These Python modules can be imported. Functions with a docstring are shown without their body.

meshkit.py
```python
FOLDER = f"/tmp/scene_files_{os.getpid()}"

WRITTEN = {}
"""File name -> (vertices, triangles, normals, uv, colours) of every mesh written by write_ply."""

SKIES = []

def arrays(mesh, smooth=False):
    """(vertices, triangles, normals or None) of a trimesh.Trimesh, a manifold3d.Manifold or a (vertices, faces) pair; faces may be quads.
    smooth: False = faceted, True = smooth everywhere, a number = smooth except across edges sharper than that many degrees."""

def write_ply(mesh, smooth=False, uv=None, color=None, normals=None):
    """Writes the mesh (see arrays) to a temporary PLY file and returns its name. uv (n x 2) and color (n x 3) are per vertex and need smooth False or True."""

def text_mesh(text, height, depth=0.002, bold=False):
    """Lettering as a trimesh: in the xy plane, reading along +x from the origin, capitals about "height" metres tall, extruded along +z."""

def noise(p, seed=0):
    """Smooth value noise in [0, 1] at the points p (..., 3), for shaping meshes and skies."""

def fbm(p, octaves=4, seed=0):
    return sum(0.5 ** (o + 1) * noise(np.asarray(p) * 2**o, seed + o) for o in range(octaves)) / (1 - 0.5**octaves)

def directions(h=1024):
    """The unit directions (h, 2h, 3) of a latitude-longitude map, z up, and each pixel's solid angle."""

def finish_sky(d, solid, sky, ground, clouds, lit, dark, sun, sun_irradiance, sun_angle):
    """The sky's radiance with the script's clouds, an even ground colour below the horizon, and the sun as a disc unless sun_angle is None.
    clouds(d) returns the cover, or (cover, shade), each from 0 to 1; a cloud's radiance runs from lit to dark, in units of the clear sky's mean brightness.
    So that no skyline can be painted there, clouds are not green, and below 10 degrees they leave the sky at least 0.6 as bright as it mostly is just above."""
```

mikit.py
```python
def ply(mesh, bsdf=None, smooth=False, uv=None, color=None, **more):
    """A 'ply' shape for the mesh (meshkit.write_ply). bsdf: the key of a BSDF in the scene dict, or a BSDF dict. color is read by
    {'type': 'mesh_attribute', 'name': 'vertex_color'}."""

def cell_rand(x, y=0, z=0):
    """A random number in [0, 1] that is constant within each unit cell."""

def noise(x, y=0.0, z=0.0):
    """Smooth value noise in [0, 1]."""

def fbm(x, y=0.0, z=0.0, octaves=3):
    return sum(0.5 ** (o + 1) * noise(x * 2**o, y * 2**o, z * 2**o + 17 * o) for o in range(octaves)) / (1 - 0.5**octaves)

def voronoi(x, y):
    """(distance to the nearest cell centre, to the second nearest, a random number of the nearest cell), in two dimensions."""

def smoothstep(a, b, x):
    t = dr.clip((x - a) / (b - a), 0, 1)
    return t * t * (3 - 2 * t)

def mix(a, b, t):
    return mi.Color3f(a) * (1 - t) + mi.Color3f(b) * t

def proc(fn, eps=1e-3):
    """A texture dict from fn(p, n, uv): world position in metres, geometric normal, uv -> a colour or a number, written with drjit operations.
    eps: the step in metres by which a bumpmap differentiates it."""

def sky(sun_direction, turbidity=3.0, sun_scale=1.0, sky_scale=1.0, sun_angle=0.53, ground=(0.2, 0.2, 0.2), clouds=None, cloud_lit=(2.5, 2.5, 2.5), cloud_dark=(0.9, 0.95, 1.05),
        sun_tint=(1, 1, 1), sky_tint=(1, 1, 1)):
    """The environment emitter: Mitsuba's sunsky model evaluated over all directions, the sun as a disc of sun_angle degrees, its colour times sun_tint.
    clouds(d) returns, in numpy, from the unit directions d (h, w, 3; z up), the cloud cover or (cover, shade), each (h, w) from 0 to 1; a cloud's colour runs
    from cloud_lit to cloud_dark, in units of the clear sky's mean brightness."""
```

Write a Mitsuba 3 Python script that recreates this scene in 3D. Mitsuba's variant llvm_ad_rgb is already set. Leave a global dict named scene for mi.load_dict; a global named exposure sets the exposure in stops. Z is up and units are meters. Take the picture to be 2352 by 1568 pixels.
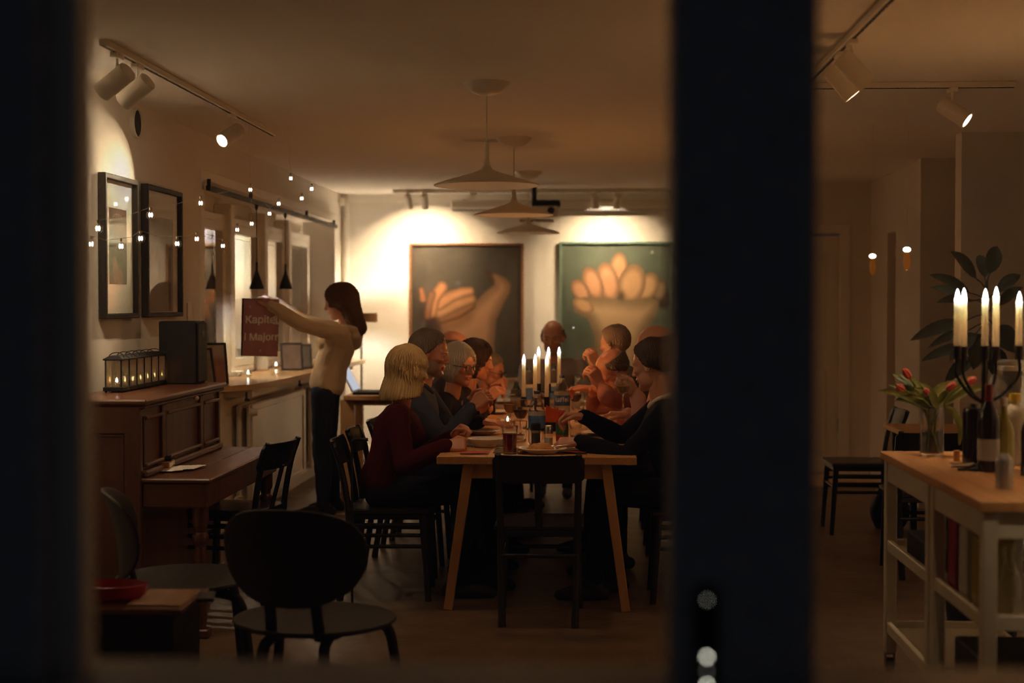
import math, random
import numpy as np, trimesh, manifold3d, mitsuba as mi, mikit, meshkit
import drjit as dr
from manifold3d import Manifold
from trimesh.creation import icosphere

# ---------------------------------------------------------------- camera, night sky, exposure
scene, labels = {}, {}
T = mi.ScalarTransform4f
F, CX, CY, HC = 3400.0, 1176.0, 784.0, 1.468          # focal length in pixels of the 2352 x 1568 frame, its centre, camera height
YAW, PITCH = math.atan(176 / F), math.atan(88 / F)     # turned a little to the left, a little down
FWD = np.array([-math.sin(YAW) * math.cos(PITCH), math.cos(YAW) * math.cos(PITCH), -math.sin(PITCH)])
RIGHT = np.array([math.cos(YAW), math.sin(YAW), 0.0])
UP = np.cross(RIGHT, FWD)
EYE = np.array([0, 0, HC])
scene['camera'] = {'type': 'thinlens', 'fov': math.degrees(2 * math.atan(CX / F)), 'fov_axis': 'x', 'aperture_radius': 0.0135, 'focus_distance': 7.3,
                   'near_clip': 0.05, 'far_clip': 200.0,
                   'to_world': T().look_at(origin=EYE.tolist(), target=(EYE + FWD).tolist(), up=[0, 0, 1])}
scene['night_sky'] = {'type': 'constant', 'radiance': {'type': 'rgb', 'value': [0.0070, 0.0074, 0.0088]}, 'sampling_weight': 0.8}
exposure = 0.0
LED = np.array([1.0, 0.75, 0.46])       # warm white of the track spots
LED2 = np.array([1.0, 0.82, 0.58])      # floor lamp
FLAME = np.array([1.0, 0.42, 0.115])     # candle light
random.seed(4)
rng = np.random.default_rng(7)


def ray(px, py):
    d = FWD + RIGHT * (px - CX) / F - UP * (py - CY) / F
    return d


def at(px, py, Y=None, X=None, Z=None):
    """The point of the room on the plane Y, X or Z = const that the survey of the photograph gives."""
    d = ray(px, py)
    t = (Y / d[1]) if Y is not None else ((X / d[0]) if X is not None else (Z - HC) / d[2])
    return EYE + d * t


# ---------------------------------------------------------------- naming
used = set()
plys = {}


def numbered(name):
    k, i = name, 0
    while k in used:
        i += 1
        k = f'{name}_{i:03d}'
    used.add(k)
    return k


def lab(key, label=None, cat=None, group=None, kind=None):
    d = labels.setdefault(key, {})
    for a, b in (('label', label), ('category', cat), ('group', group), ('kind', kind)):
        if b:
            d[a] = b
    return key


def thing(name, label, cat, group=None):
    return lab(numbered(name), label, cat, group)


def put(key, mesh, mat, smooth=False, color=None, emit=None, **kw):
    s = mikit.ply(mesh, mat, smooth=smooth, color=color, **kw)
    if emit is not None:
        w = emit[1] if isinstance(emit, tuple) else 1.0
        e = emit[0] if isinstance(emit, tuple) else emit
        s['emitter'] = {'type': 'area', 'radiance': {'type': 'rgb', 'value': [float(x) for x in e]}, 'sampling_weight': float(w)}
    scene[key] = s
    return key


def part(parent, name, mesh, mat, smooth=False, label=None, **kw):
    key = numbered(parent + '__' + name)
    put(key, mesh, mat, smooth, **kw)
    if label:
        lab(key, label)
    return key


def solo(name, label, cat, mesh, mat, smooth=False, group=None, **kw):
    key = thing(name, label, cat, group)
    put(key, mesh, mat, smooth, **kw)
    return key


def struct(name, mesh, mat, smooth=False, **kw):
    key = numbered(name)
    put(key, mesh, mat, smooth, **kw)
    return lab(key, kind='structure')


def stuff(name, label, cat, mesh, mat, smooth=False, **kw):
    key = solo(name, label, cat, mesh, mat, smooth, **kw)
    labels[key]['kind'] = 'stuff'
    return key


# ---------------------------------------------------------------- shapes
V = lambda *a: np.array(a, float)
cat = trimesh.util.concatenate


def hull(pts):
    return trimesh.convex.convex_hull(np.asarray(pts, float))


def box(x0, x1, y0, y1, z0, z1, b=0.0):
    """A box with chamfered edges."""
    b = min(b, (x1 - x0) / 2.2, (y1 - y0) / 2.2, (z1 - z0) / 2.2)
    if b <= 0:
        m = trimesh.creation.box((x1 - x0, y1 - y0, z1 - z0))
        m.apply_translation(((x0 + x1) / 2, (y0 + y1) / 2, (z0 + z1) / 2))
        return m
    pts = []
    for x, sx in ((x0, 1), (x1, -1)):
        for y, sy in ((y0, 1), (y1, -1)):
            for z, sz in ((z0, 1), (z1, -1)):
                pts += [(x, y + sy * b, z + sz * b), (x + sx * b, y, z + sz * b), (x + sx * b, y + sy * b, z)]
    return hull(pts)


def frame_of(d, up=(0, 0, 1)):
    d = np.asarray(d, float) / np.linalg.norm(d)
    u = np.asarray(up, float)
    if abs(d @ u) > 0.98 * np.linalg.norm(u):
        u = V(1, 0, 0) if abs(d[0]) < 0.9 else V(0, 1, 0)
    s = np.cross(u, d)
    s /= np.linalg.norm(s)
    return d, s, np.cross(d, s)


def beam(p0, p1, w, h, up=(0, 0, 1), b=0.003, w1=None, h1=None):
    """A squared bar from p0 to p1, w wide (sideways) and h high (towards up), tapering to w1, h1."""
    p0, p1 = np.asarray(p0, float), np.asarray(p1, float)
    d, s, u = frame_of(p1 - p0, up)
    pts = []
    for p, ww, hh, e in ((p0, w, h, 1), (p1, w1 or w, h1 or h, -1)):
        for a, c in ((1, 1), (1, -1), (-1, 1), (-1, -1)):
            pts += [p + s * a * ww / 2 + u * c * (hh / 2 - b) + d * e * b * .5, p + s * a * (ww / 2 - b) + u * c * hh / 2 + d * e * b * .5,
                    p + s * a * (ww / 2 - b) + u * c * (hh / 2 - b)]
    return hull(pts)


def cone(p0, p1, r0, r1=None, n=20):
    r1 = r0 if r1 is None else r1
    d, s, u = frame_of(np.asarray(p1, float) - p0)
    a = np.linspace(0, 2 * np.pi, n, endpoint=False)
    ring = np.cos(a)[:, None] * s + np.sin(a)[:, None] * u
    return hull(np.vstack([np.asarray(p0) + ring * r0, np.asarray(p1) + ring * max(r1, 1e-4)]))


def tube(path, r, n=10, cap=True):
    path = np.asarray(path, float)
    r = np.broadcast_to(np.asarray(r, float), (len(path),))
    tang = np.gradient(path, axis=0)
    vs, prev = [], None
    a = np.linspace(0, 2 * np.pi, n, endpoint=False)
    for p, t, rr in zip(path, tang, r):
        d, s, u = frame_of(t)
        if prev is not None:
            s = prev - d * (prev @ d)
            s /= np.linalg.norm(s)
            u = np.cross(d, s)
        prev = s
        vs.append(p + rr * (np.cos(a)[:, None] * s + np.sin(a)[:, None] * u))
    v = np.vstack(vs)
    f = []
    m = len(path)
    for i in range(m - 1):
        for j in range(n):
            k = (j + 1) % n
            f += [(i * n + j, i * n + k, (i + 1) * n + k), (i * n + j, (i + 1) * n + k, (i + 1) * n + j)]
    if cap:
        v = np.vstack([v, path[:1], path[-1:]])
        for j in range(n):
            k = (j + 1) % n
            f += [(m * n, k, j), (m * n + 1, (m - 1) * n + j, (m - 1) * n + k)]
    return trimesh.Trimesh(v, f, process=False)


def lathe(prof, c=(0, 0, 0), n=32, axis=None):
    """A body of revolution from (r, z) pairs; r = 0 closes it."""
    prof = np.asarray(prof, float)
    a = np.linspace(0, 2 * np.pi, n, endpoint=False)
    v = np.stack([prof[:, None, 0] * np.cos(a), prof[:, None, 0] * np.sin(a), np.repeat(prof[:, 1:2], n, 1)], -1).reshape(-1, 3)
    f = []
    for i in range(len(prof) - 1):
        for j in range(n):
            k = (j + 1) % n
            q = [i * n + j, i * n + k, (i + 1) * n + k, (i + 1) * n + j]
            if prof[i + 1, 0] > 1e-9:
                f.append((q[0], q[2], q[3]) if False else (q[0], q[1], q[2]))
                f.append((q[0], q[2], q[3])) if prof[i, 0] >= 0 else None
            else:
                f.append((q[0], q[1], q[2]))
    f = [t for t in f if len(set(t)) == 3]
    m = trimesh.Trimesh(v, f, process=False)
    m.merge_vertices()
    m.update_faces(m.nondegenerate_faces())
    m.remove_unreferenced_vertices()
    if axis is not None:
        d, s, u = frame_of(axis)
        M = np.eye(4)
        M[:3, :3] = np.stack([s, u, d], 1)
        m.apply_transform(M)
    m.apply_translation(c)
    return m


def bez(*p, n=12):
    """Catmull-Rom curve through the points."""
    p = np.asarray(p, float)
    q = np.vstack([2 * p[0] - p[1], p, 2 * p[-1] - p[-2]])
    out = []
    for i in range(1, len(q) - 2):
        t = np.linspace(0, 1, n, endpoint=False)[:, None]
        a, b, c, d = q[i - 1:i + 3]
        out.append(.5 * (2 * b + (c - a) * t + (2 * a - 5 * b + 4 * c - d) * t**2 + (3 * b - a - 3 * c + d) * t**3))
    return np.vstack(out + [p[-1:]])


def rect_sheet(p, a, b, na=1, nb=1):
    p, a, b = (np.asarray(x, float) for x in (p, a, b))
    i, j = np.meshgrid(np.linspace(0, 1, na + 1), np.linspace(0, 1, nb + 1), indexing='ij')
    v = p + i.reshape(-1, 1) * a + j.reshape(-1, 1) * b
    f = []
    for x in range(na):
        for y in range(nb):
            o = x * (nb + 1) + y
            f += [(o, o + nb + 1, o + nb + 2), (o, o + nb + 2, o + 1)]
    return trimesh.Trimesh(v, f, process=False)


def xf(mesh, loc=(0, 0, 0), rz=0.0, s=1.0):
    m = mesh.copy()
    c, n = math.cos(rz), math.sin(rz)
    M = np.array([[c * s, -n * s, 0, loc[0]], [n * s, c * s, 0, loc[1]], [0, 0, s, loc[2]], [0, 0, 0, 1]], float)
    m.apply_transform(M)
    return m


def lettering(text, height, origin, right, up, bold=False, depth=0.0015):
    m = meshkit.text_mesh(text, height, depth, bold)
    r, u = np.asarray(right, float) / np.linalg.norm(right), np.asarray(up, float) / np.linalg.norm(up)
    M = np.eye(4)
    M[:3, 0], M[:3, 1], M[:3, 2], M[:3, 3] = r, u, np.cross(r, u), origin
    m.apply_transform(M)
    return m


# ---------------------------------------------------------------- materials
def mat(key, color, rough=0.5, metal=0.0, spec=0.5, **kw):
    c = color if isinstance(color, dict) else {'type': 'rgb', 'value': [float(x) for x in color]}
    scene[key] = {'type': 'twosided', 'b': {'type': 'principled', 'base_color': c, 'roughness': rough, 'metallic': metal, 'specular': spec, **kw}}
    return key


def wood(dark, light, axis, scale=1.0):
    def fn(p, n, uv):
        c = [p.x, p.y, p.z]
        lng = c.pop(axis)
        ring = mikit.fbm(c[0] * 26 * scale, c[1] * 26 * scale, lng * 2.2 * scale, octaves=3)
        fine = mikit.noise(c[0] * 210 * scale, c[1] * 210 * scale, lng * 7 * scale)
        return mikit.mix(dark, light, dr.clip(.15 + .6 * ring + .3 * fine, 0, 1))
    return mikit.proc(fn)


def mottled(a, b, scale, octaves=3):
    def fn(p, n, uv):
        return mikit.mix(a, b, mikit.fbm(p.x * scale, p.y * scale, p.z * scale, octaves=octaves))
    return mikit.proc(fn)


mat('wall_paint', mottled((.68, .63, .56), (.74, .69, .62), 3.0), .8, spec=.2)
mat('ceiling_paint', (.70, .66, .60), .9, spec=.1)
mat('white_gloss', (.72, .67, .58), .35)
mat('white_trim', (.74, .69, .61), .5)
def floor_fn(p, n, uv):
    g = mikit.fbm(p.x * 5, p.y * 9, 0., octaves=3)
    s = mikit.noise(p.x * 30, p.y * 160, 0.)
    return mikit.mix((.085, .052, .035), (.17, .112, .075), dr.clip(.6 * g + .4 * s, 0, 1))
mat('floor_lino', mikit.proc(floor_fn), .42, spec=.4)
mat('post_paint', mottled((.34, .355, .385), (.46, .475, .50), 40.0), .5)
mat('table_wood', wood((.42, .20, .075), (.62, .34, .14), 1), .4)
mat('table_leg_wood', wood((.45, .22, .08), (.60, .33, .14), 2), .4)
mat('piano_wood', wood((.050, .015, .008), (.095, .032, .016), 2), .32)
mat('piano_top_wood', wood((.065, .022, .012), (.125, .048, .024), 1), .25)
mat('counter_wood', wood((.40, .24, .12), (.56, .36, .19), 1), .22)
mat('bar_wood', wood((.34, .17, .07), (.50, .28, .12), 2), .4)
mat('cart_top_wood', wood((.36, .16, .055), (.52, .26, .10), 1), .4)
mat('black_lacquer', (.008, .008, .011), .28)
mat('black_wood', wood((.010, .008, .007), (.026, .021, .018), 2, 2.2), .6, spec=.12)
mat('black_metal', (.010, .009, .010), .5, spec=.25)
mat('black_plastic', (.008, .008, .010), .55, spec=.2)
mat('lamp_white', (.70, .64, .54), .45)
mat('chrome', (.75, .72, .68), .12, 1.0)
mat('steel', (.45, .43, .40), .35, 1.0)
mat('brass', (.65, .45, .20), .3, 1.0)
mat('frame_black', (.014, .011, .010), .5, spec=.2)
mat('frame_brown', wood((.14, .06, .03), (.24, .11, .05), 2), .4)
mat('frame_green', (.10, .16, .12), .4)
mat('mat_card', (.78, .74, .66), .8, spec=.1)
mat('vcol', {'type': 'mesh_attribute', 'name': 'vertex_color'}, .6, spec=.3)
mat('vprint', {'type': 'mesh_attribute', 'name': 'vertex_color'}, .35, spec=.35)
mat('vskin', {'type': 'mesh_attribute', 'name': 'vertex_color'}, .42, spec=.4)
mat('porcelain', (.78, .75, .70), .2)
scene['pane_glass'] = {'type': 'thindielectric', 'int_ior': 1.52}
scene['clear_glass'] = {'type': 'thindielectric', 'int_ior': 1.5}
scene['ribbed_glass'] = {'type': 'principledthin', 'base_color': {'type': 'rgb', 'value': [.90, .84, .72]}, 'roughness': .16, 'spec_trans': .82, 'diff_trans': .9, 'eta': 1.5}
scene['solid_glass'] = {'type': 'dielectric', 'int_ior': 1.5}
scene['black_emit'] = {'type': 'diffuse', 'reflectance': {'type': 'rgb', 'value': [.3, .3, .3]}}


# ---------------------------------------------------------------- the room
XL, H, YF = -2.35, 2.5, 14.0            # left wall, ceiling height, far wall
YW = 1.62                               # the glazed front: we look in from outside
LINT, SILL = 2.22, 0.95
WY0, WY1, XG = 8.93, 13.62, -2.60       # window recess in the left wall
struct('floor', box(XL - .3, 4.0, YW - .1, 15.2, -.1, 0), 'floor_lino')
struct('ceiling', box(XL - .3, 4.0, YW - .1, 15.2, H, H + .12), 'ceiling_paint')
struct('wall_left', cat([box(XL - .3, XL, YW - .1, WY0, 0, H), box(XL - .3, XL, WY0, WY1, LINT, H), box(XL - .12, XL, WY0, WY1, 0, .90),
                         box(XL - .3, XL, WY1, YF, 0, H)]), 'wall_paint')
struct('wall_far', box(XL - .3, 1.2, YF, YF + .2, 0, H), 'wall_paint')
struct('trim_1', box(XL, 1.2, YF - .035, YF, H - .075, H), 'white_trim')        # cove along the far wall
struct('baseboard_left', box(XL, XL + .018, 7.95, 13.95, 0, .11, .004), 'white_trim')
struct('baseboard_far', box(XL, 1.2, YF - .018, YF, 0, .11, .004), 'white_trim')
# right-hand side: a wall up to Y = 6.85, then the passage with its doors
struct('wall_right', box(1.98, 2.13, YW - .1, 6.85, 0, H), 'wall_paint')
struct('wall_far_side', box(1.2, 1.32, 12.75, YF + .2, 0, H), 'wall_paint')
struct('wall_passage', cat([box(1.32, 2.40, 12.75, 12.9, 2.06, H), box(2.16, 2.40, 12.75, 12.9, 0, 2.06), box(1.32, 1.36, 12.75, 12.9, 0, 2.06)]), 'wall_paint')
struct('wall_passage_right', cat([box(2.40, 2.55, 10.8, 11.74, 0, H), box(2.40, 2.55, 12.06, 12.9, 0, H), box(2.40, 2.55, 11.74, 12.06, 2.03, H)]), 'wall_paint')
struct('wall_back_dark', box(2.36, 4.0, 10.7, 10.8, 0, H), 'wall_paint')
struct('wall_back_near', box(2.25, 4.0, 9.1, 9.25, 0, H), 'wall_paint')
struct('wall_outer_right', box(3.9, 4.0, 6.85, 10.8, 0, H), 'wall_paint')
struct('wall_outer_front', box(2.13, 4.0, 6.75, 6.85, 0, H), 'wall_paint')
d = struct('door_1', box(1.355, 2.165, 12.80, 12.84, .01, 2.045, .003), 'white_gloss')
part(d, 'panel', box(1.47, 2.03, 12.785, 12.805, .2, .9, .008), 'white_gloss')
part(d, 'panel', box(1.47, 2.03, 12.785, 12.805, 1.05, 1.9, .008), 'white_gloss')
for z in (.42, .98, 1.62):
    part(d, 'hinge', cone((2.137, 12.77, z - .06), (2.137, 12.77, z + .06), .012), 'steel', 30)
struct('trim_2', cat([box(2.135, 2.22, 12.72, 12.76, 0, 2.14, .006), box(1.32, 2.22, 12.72, 12.76, 2.06, 2.14, .006)]), 'white_trim')
d = struct('door_2', box(2.47, 2.51, 11.745, 12.055, .01, 2.02, .003), 'frame_brown')
d = struct('door_3', box(2.62, 2.70, 10.66, 10.72, 0, 2.10, .006), 'frame_brown')
struct('trim_3', cat([box(1.955, 1.985, 6.28, 6.37, 0, 2.16, .01), box(1.955, 1.985, 5.4, 6.37, 2.08, 2.16, .01), box(1.965, 1.983, 6.55, 6.60, 0, 2.08, .006)]), 'white_trim')
struct('floor_threshold', box(1.3, 2.39, 11.9, 12.76, 0, .012, .003), 'counter_wood')
struct('baseboard_passage', box(2.16, 2.395, 12.735, 12.75, 0, .1, .003), 'white_trim')

# ---------------------------------------------------------------- the glazed front we look through
def front():
    z0, z1 = 1.035, 2.3
    struct('wall_front', cat([box(XL - .3, 2.13, YW, YW + .12, 0, z0 - .06), box(XL - .3, 2.13, YW, YW + .12, z1, H)]), 'post_paint')
    struct('trim_4', box(-1.35, 2.13, YW - .03, YW + .16, z0 - .06, z0, .008), 'post_paint')          # sill of the front window
    L = struct('window_post_left', cat([box(-1.45, -.615, YW + .01, YW + .11, z0, z1, .006)]), 'post_paint')
    part(L, 'stop_bead', box(-.618, -.582, YW + .045, YW + .10, z0, z1, .005), 'white_trim')
    P = struct('window_post_right', cat([box(.092, .246, YW + .03, YW + .13, z0, z1, .006)]), 'post_paint')
    part(P, 'stop_bead', box(.243, .257, YW + .06, YW + .12, z0, z1, .004), 'post_paint')
    # made-up plate with glowing dots, added for blurred highlights low on the post
    k = thing('highlight_dots', 'added black plate with glowing dots in place of highlights low on the dark window post', 'added highlights')
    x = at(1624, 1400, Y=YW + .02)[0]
    part(k, 'plate', box(x - .013, x + .013, YW + .020, YW + .031, 1.036, at(1624, 1362, Y=YW + .02)[2] + .006, .003), 'black_metal')  # plate added only to carry the glowing dots
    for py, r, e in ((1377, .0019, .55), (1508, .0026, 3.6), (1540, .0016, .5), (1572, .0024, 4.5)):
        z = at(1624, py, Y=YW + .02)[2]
        part(k, 'key', lathe([(r, 0), (r * .6, .0012), (0, .0014)], (x, YW + .0195, z), 16, (0, -1, 0)), 'black_emit', True, emit=(V(1, .95, .78) * e * 1.25, .01))  # each glowing dot stands in for a highlight on the post
    for i, (a, b) in enumerate(((-.6, .095), (.252, 2.0))):
        w = struct('window_%d' % (i + 5), rect_sheet((a, YW + .075, z0), (b - a, 0, 0), (0, 0, z1 - z0)), 'pane_glass')


front()


# ---------------------------------------------------------------- left window recess: four casements, deep sill counter
def left_window():
    struct('wall_recess', cat([box(XL - .33, XL - .299, WY0, WY1, 0, LINT + .1), box(XL - .3, XL, WY0 - .03, WY0, SILL, LINT), box(XL - .3, XL - .005, WY1, WY1 + .03, SILL, LINT),
                               box(XL - .34, XL - .10, WY0, WY1, LINT, LINT + .04)]).slice_plane((0, 0, 1.95), (0, 0, 1)), 'wall_paint')
    struct('wall_under_window', box(XL - .34, XL - .1, WY0, WY1, 0, .90), 'wall_paint')
    struct('trim_5', box(XL - .01, XL + .012, WY0 - .08, WY0, SILL, LINT + .06, .004), 'white_trim')
    struct('trim_6', box(XL - .01, XL + .012, WY0 - .08, WY1 + .02, LINT, LINT + .06, .004), 'white_trim')
    ys = [8.98, 10.42, 11.52, 12.45, 13.55]
    zt = 2.09
    for i in range(4):
        a, b = ys[i], ys[i + 1]
        fr = cat([box(XG - .05, XG + .03, a, a + .055, SILL, zt, .005), box(XG - .05, XG + .03, b - .055, b, SILL, zt, .005),
                  box(XG - .05, XG + .03, a, b, zt - .055, zt, .005), box(XG - .05, XG + .03, a, b, SILL, SILL + .055, .005)])
        w = struct('window_%d' % (i + 1), fr, 'white_trim')
        part(w, 'sash', cat([box(XG - .03, XG + .034, a + .05, a + .115, SILL + .05, zt - .05, .006), box(XG - .03, XG + .034, b - .115, b - .05, SILL + .05, zt - .05, .006),
                             box(XG - .03, XG + .034, a + .11, b - .11, zt - .115, zt - .05, .006), box(XG - .03, XG + .034, a + .11, b - .11, SILL + .05, SILL + .115, .006)]), 'white_trim')
        part(w, 'pane', rect_sheet((XG + .018, a + .1, SILL + .1), (0, b - a - .2, 0), (0, 0, zt - SILL - .2)), 'pane_glass')
        part(w, 'pane', rect_sheet((XG - .012, a + .1, SILL + .1), (0, b - a - .2, 0), (0, 0, zt - SILL - .2)), 'pane_glass')
        if i < 3:
            part(w, 'mullion', box(XG - .05, XG + .075, b - .06, b + .06, SILL, zt + .08, .008), 'white_trim')
    # night outside: the dark facade across the yard
    struct('wall_outside', box(-6.2, -6.0, 6, 24, -1, 5), 'black_metal')
    struct('floor_outside', box(-6.2, XL - .35, 6, 24, -.2, -.1), 'black_metal')


left_window()


# ---------------------------------------------------------------- track lights
def track(name, label, p0, p1):
    k = thing(name, label, 'light track')
    d = np.asarray(p1, float) - p0
    part(k, 'rail', beam(V(*p0) - (0, 0, .014), V(*p1) - (0, 0, .014), .034, .028, b=.003), 'lamp_white')
    part(k, 'slot', beam(V(*p0) - (0, 0, .0285), V(*p1) - (0, 0, .0285), .012, .004, b=.001), 'black_metal')
    return k


def spot(px, py, Y, dirn, power, beam_deg, cut_deg, label, drop=.085, glow=14.0, r=.041, L=.15, color=LED, zc=H - .028, X=None, sw=.8):
    p = at(px, py, Z=zc) if Y is None else at(px or CX, py or CY, Y=Y)
    p[2] = zc
    if X is not None:
        p[0] = X
    d = np.asarray(dirn, float) / np.linalg.norm(dirn)
    k = thing('track_spotlight', label, 'spotlight', 'white track spotlights')
    part(k, 'adapter', box(p[0] - .017, p[0] + .017, p[1] - .045, p[1] + .045, zc - .022, zc, .004) if abs(d[0]) < 2 else None, 'lamp_white')
    c = p - (0, 0, .022 + drop)
    part(k, 'stem', cone(p - (0, 0, .02), c + (0, 0, .01), .006), 'lamp_white', 30)
    back, mouth = c - d * L * .42, c + d * L * .58
    part(k, 'housing', lathe([(0, -L * .42), (r * .9, -L * .42), (r, -L * .39), (r, L * .58), (r * .86, L * .58), (r * .80, L * .40), (0, L * .40)], c, 28, d), 'lamp_white', 35)
    s = frame_of(d)[1]
    part(k, 'bracket', beam(c + (0, 0, .012), c - d * .01, .012, r * 1.6 if False else .02), 'lamp_white')
    part(k, 'lens', lathe([(r * .78, 0), (r * .3, .006), (0, .007)], c + d * L * .52, 24, d), 'black_emit', True, emit=(color * glow, .02))
    scene[k + '__beam'] = {'type': 'spot', 'to_world': T().look_at(origin=(mouth + d * .004).tolist(), target=(mouth + d).tolist(), up=[0.1, 0.2, 1]),
                           'intensity': {'type': 'rgb', 'value': (color * power).tolist()}, 'beam_width': beam_deg, 'cutoff_angle': cut_deg, 'sampling_weight': sw}
    return c


XT, XR = -1.895, 1.003
track('light_track', 'long white ceiling track over the piano on the left', (XT, 5.72, H), (XT, 8.83, H))
spot(288, 122, None, (-.80, .25, -.52), 4, 5, 72, 'white spotlight nearest the left post, turned away to the wall', X=XT)
spot(325, 147, None, (-.78, .22, -.56), 4, 5, 72, 'white spotlight just right of the leftmost one, above the framed pictures', X=XT)
spot(537, 262, None, (-.46, -.80, -.50), 8, 10, 36, 'white spotlight with its lit face showing at the far end of the left track', X=XT, sw=1.0)
track('light_track', 'white ceiling track running out of the picture above the right post', (XR, 3.1, H), (XR, 7.6, H))
spot(1918, 120, None, (.62, -.05, -.78), 2.2, 26, 48, 'lower white spotlight of the pair right of the dark post', X=XR, sw=.5)
spot(1942, 92, None, (.70, .02, -.70), 2.2, 26, 48, 'upper white spotlight of the pair right of the dark post', X=XR, sw=.5)
track('light_track', 'white cross track under the ceiling in the upper right', (XR + .02, 7.03, H), (1.975, 7.03, H))
spot(2187, 195, 7.03, (.66, -.34, -.52), 2.5, 14, 30, 'white spotlight with its lit face showing under the right cross track', sw=.4)
track('light_track', 'thin white track along the top of the far wall', (-1.78, 13.42, H - .0), (1.1, 13.42, H))
for px, dx, pw, l in ((938, .10, 9.5, 'spotlight above the left fist picture, leftmost on the far wall'), (975, -.02, 8.5, 'spotlight above the left fist picture, second from the left on the far wall'),
                      (1366, .12, 6.6, 'spotlight above the right fist picture, left one of its pair'), (1419, -.12, 6.6, 'spotlight above the right fist picture, right one of its pair')):
    spot(px, 455, 13.42, (dx, .62, -.78), pw, 6, 58, l, drop=.05, r=.032, L=.13)

spot(0, 0, 3.45, (.50, .62, -.92), 5.0, 8, 24, 'white spotlight added out of the picture on the right track to light the trolley', X=XR, sw=.5)  # unseen lamp added to brighten the near end of the trolley


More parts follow.
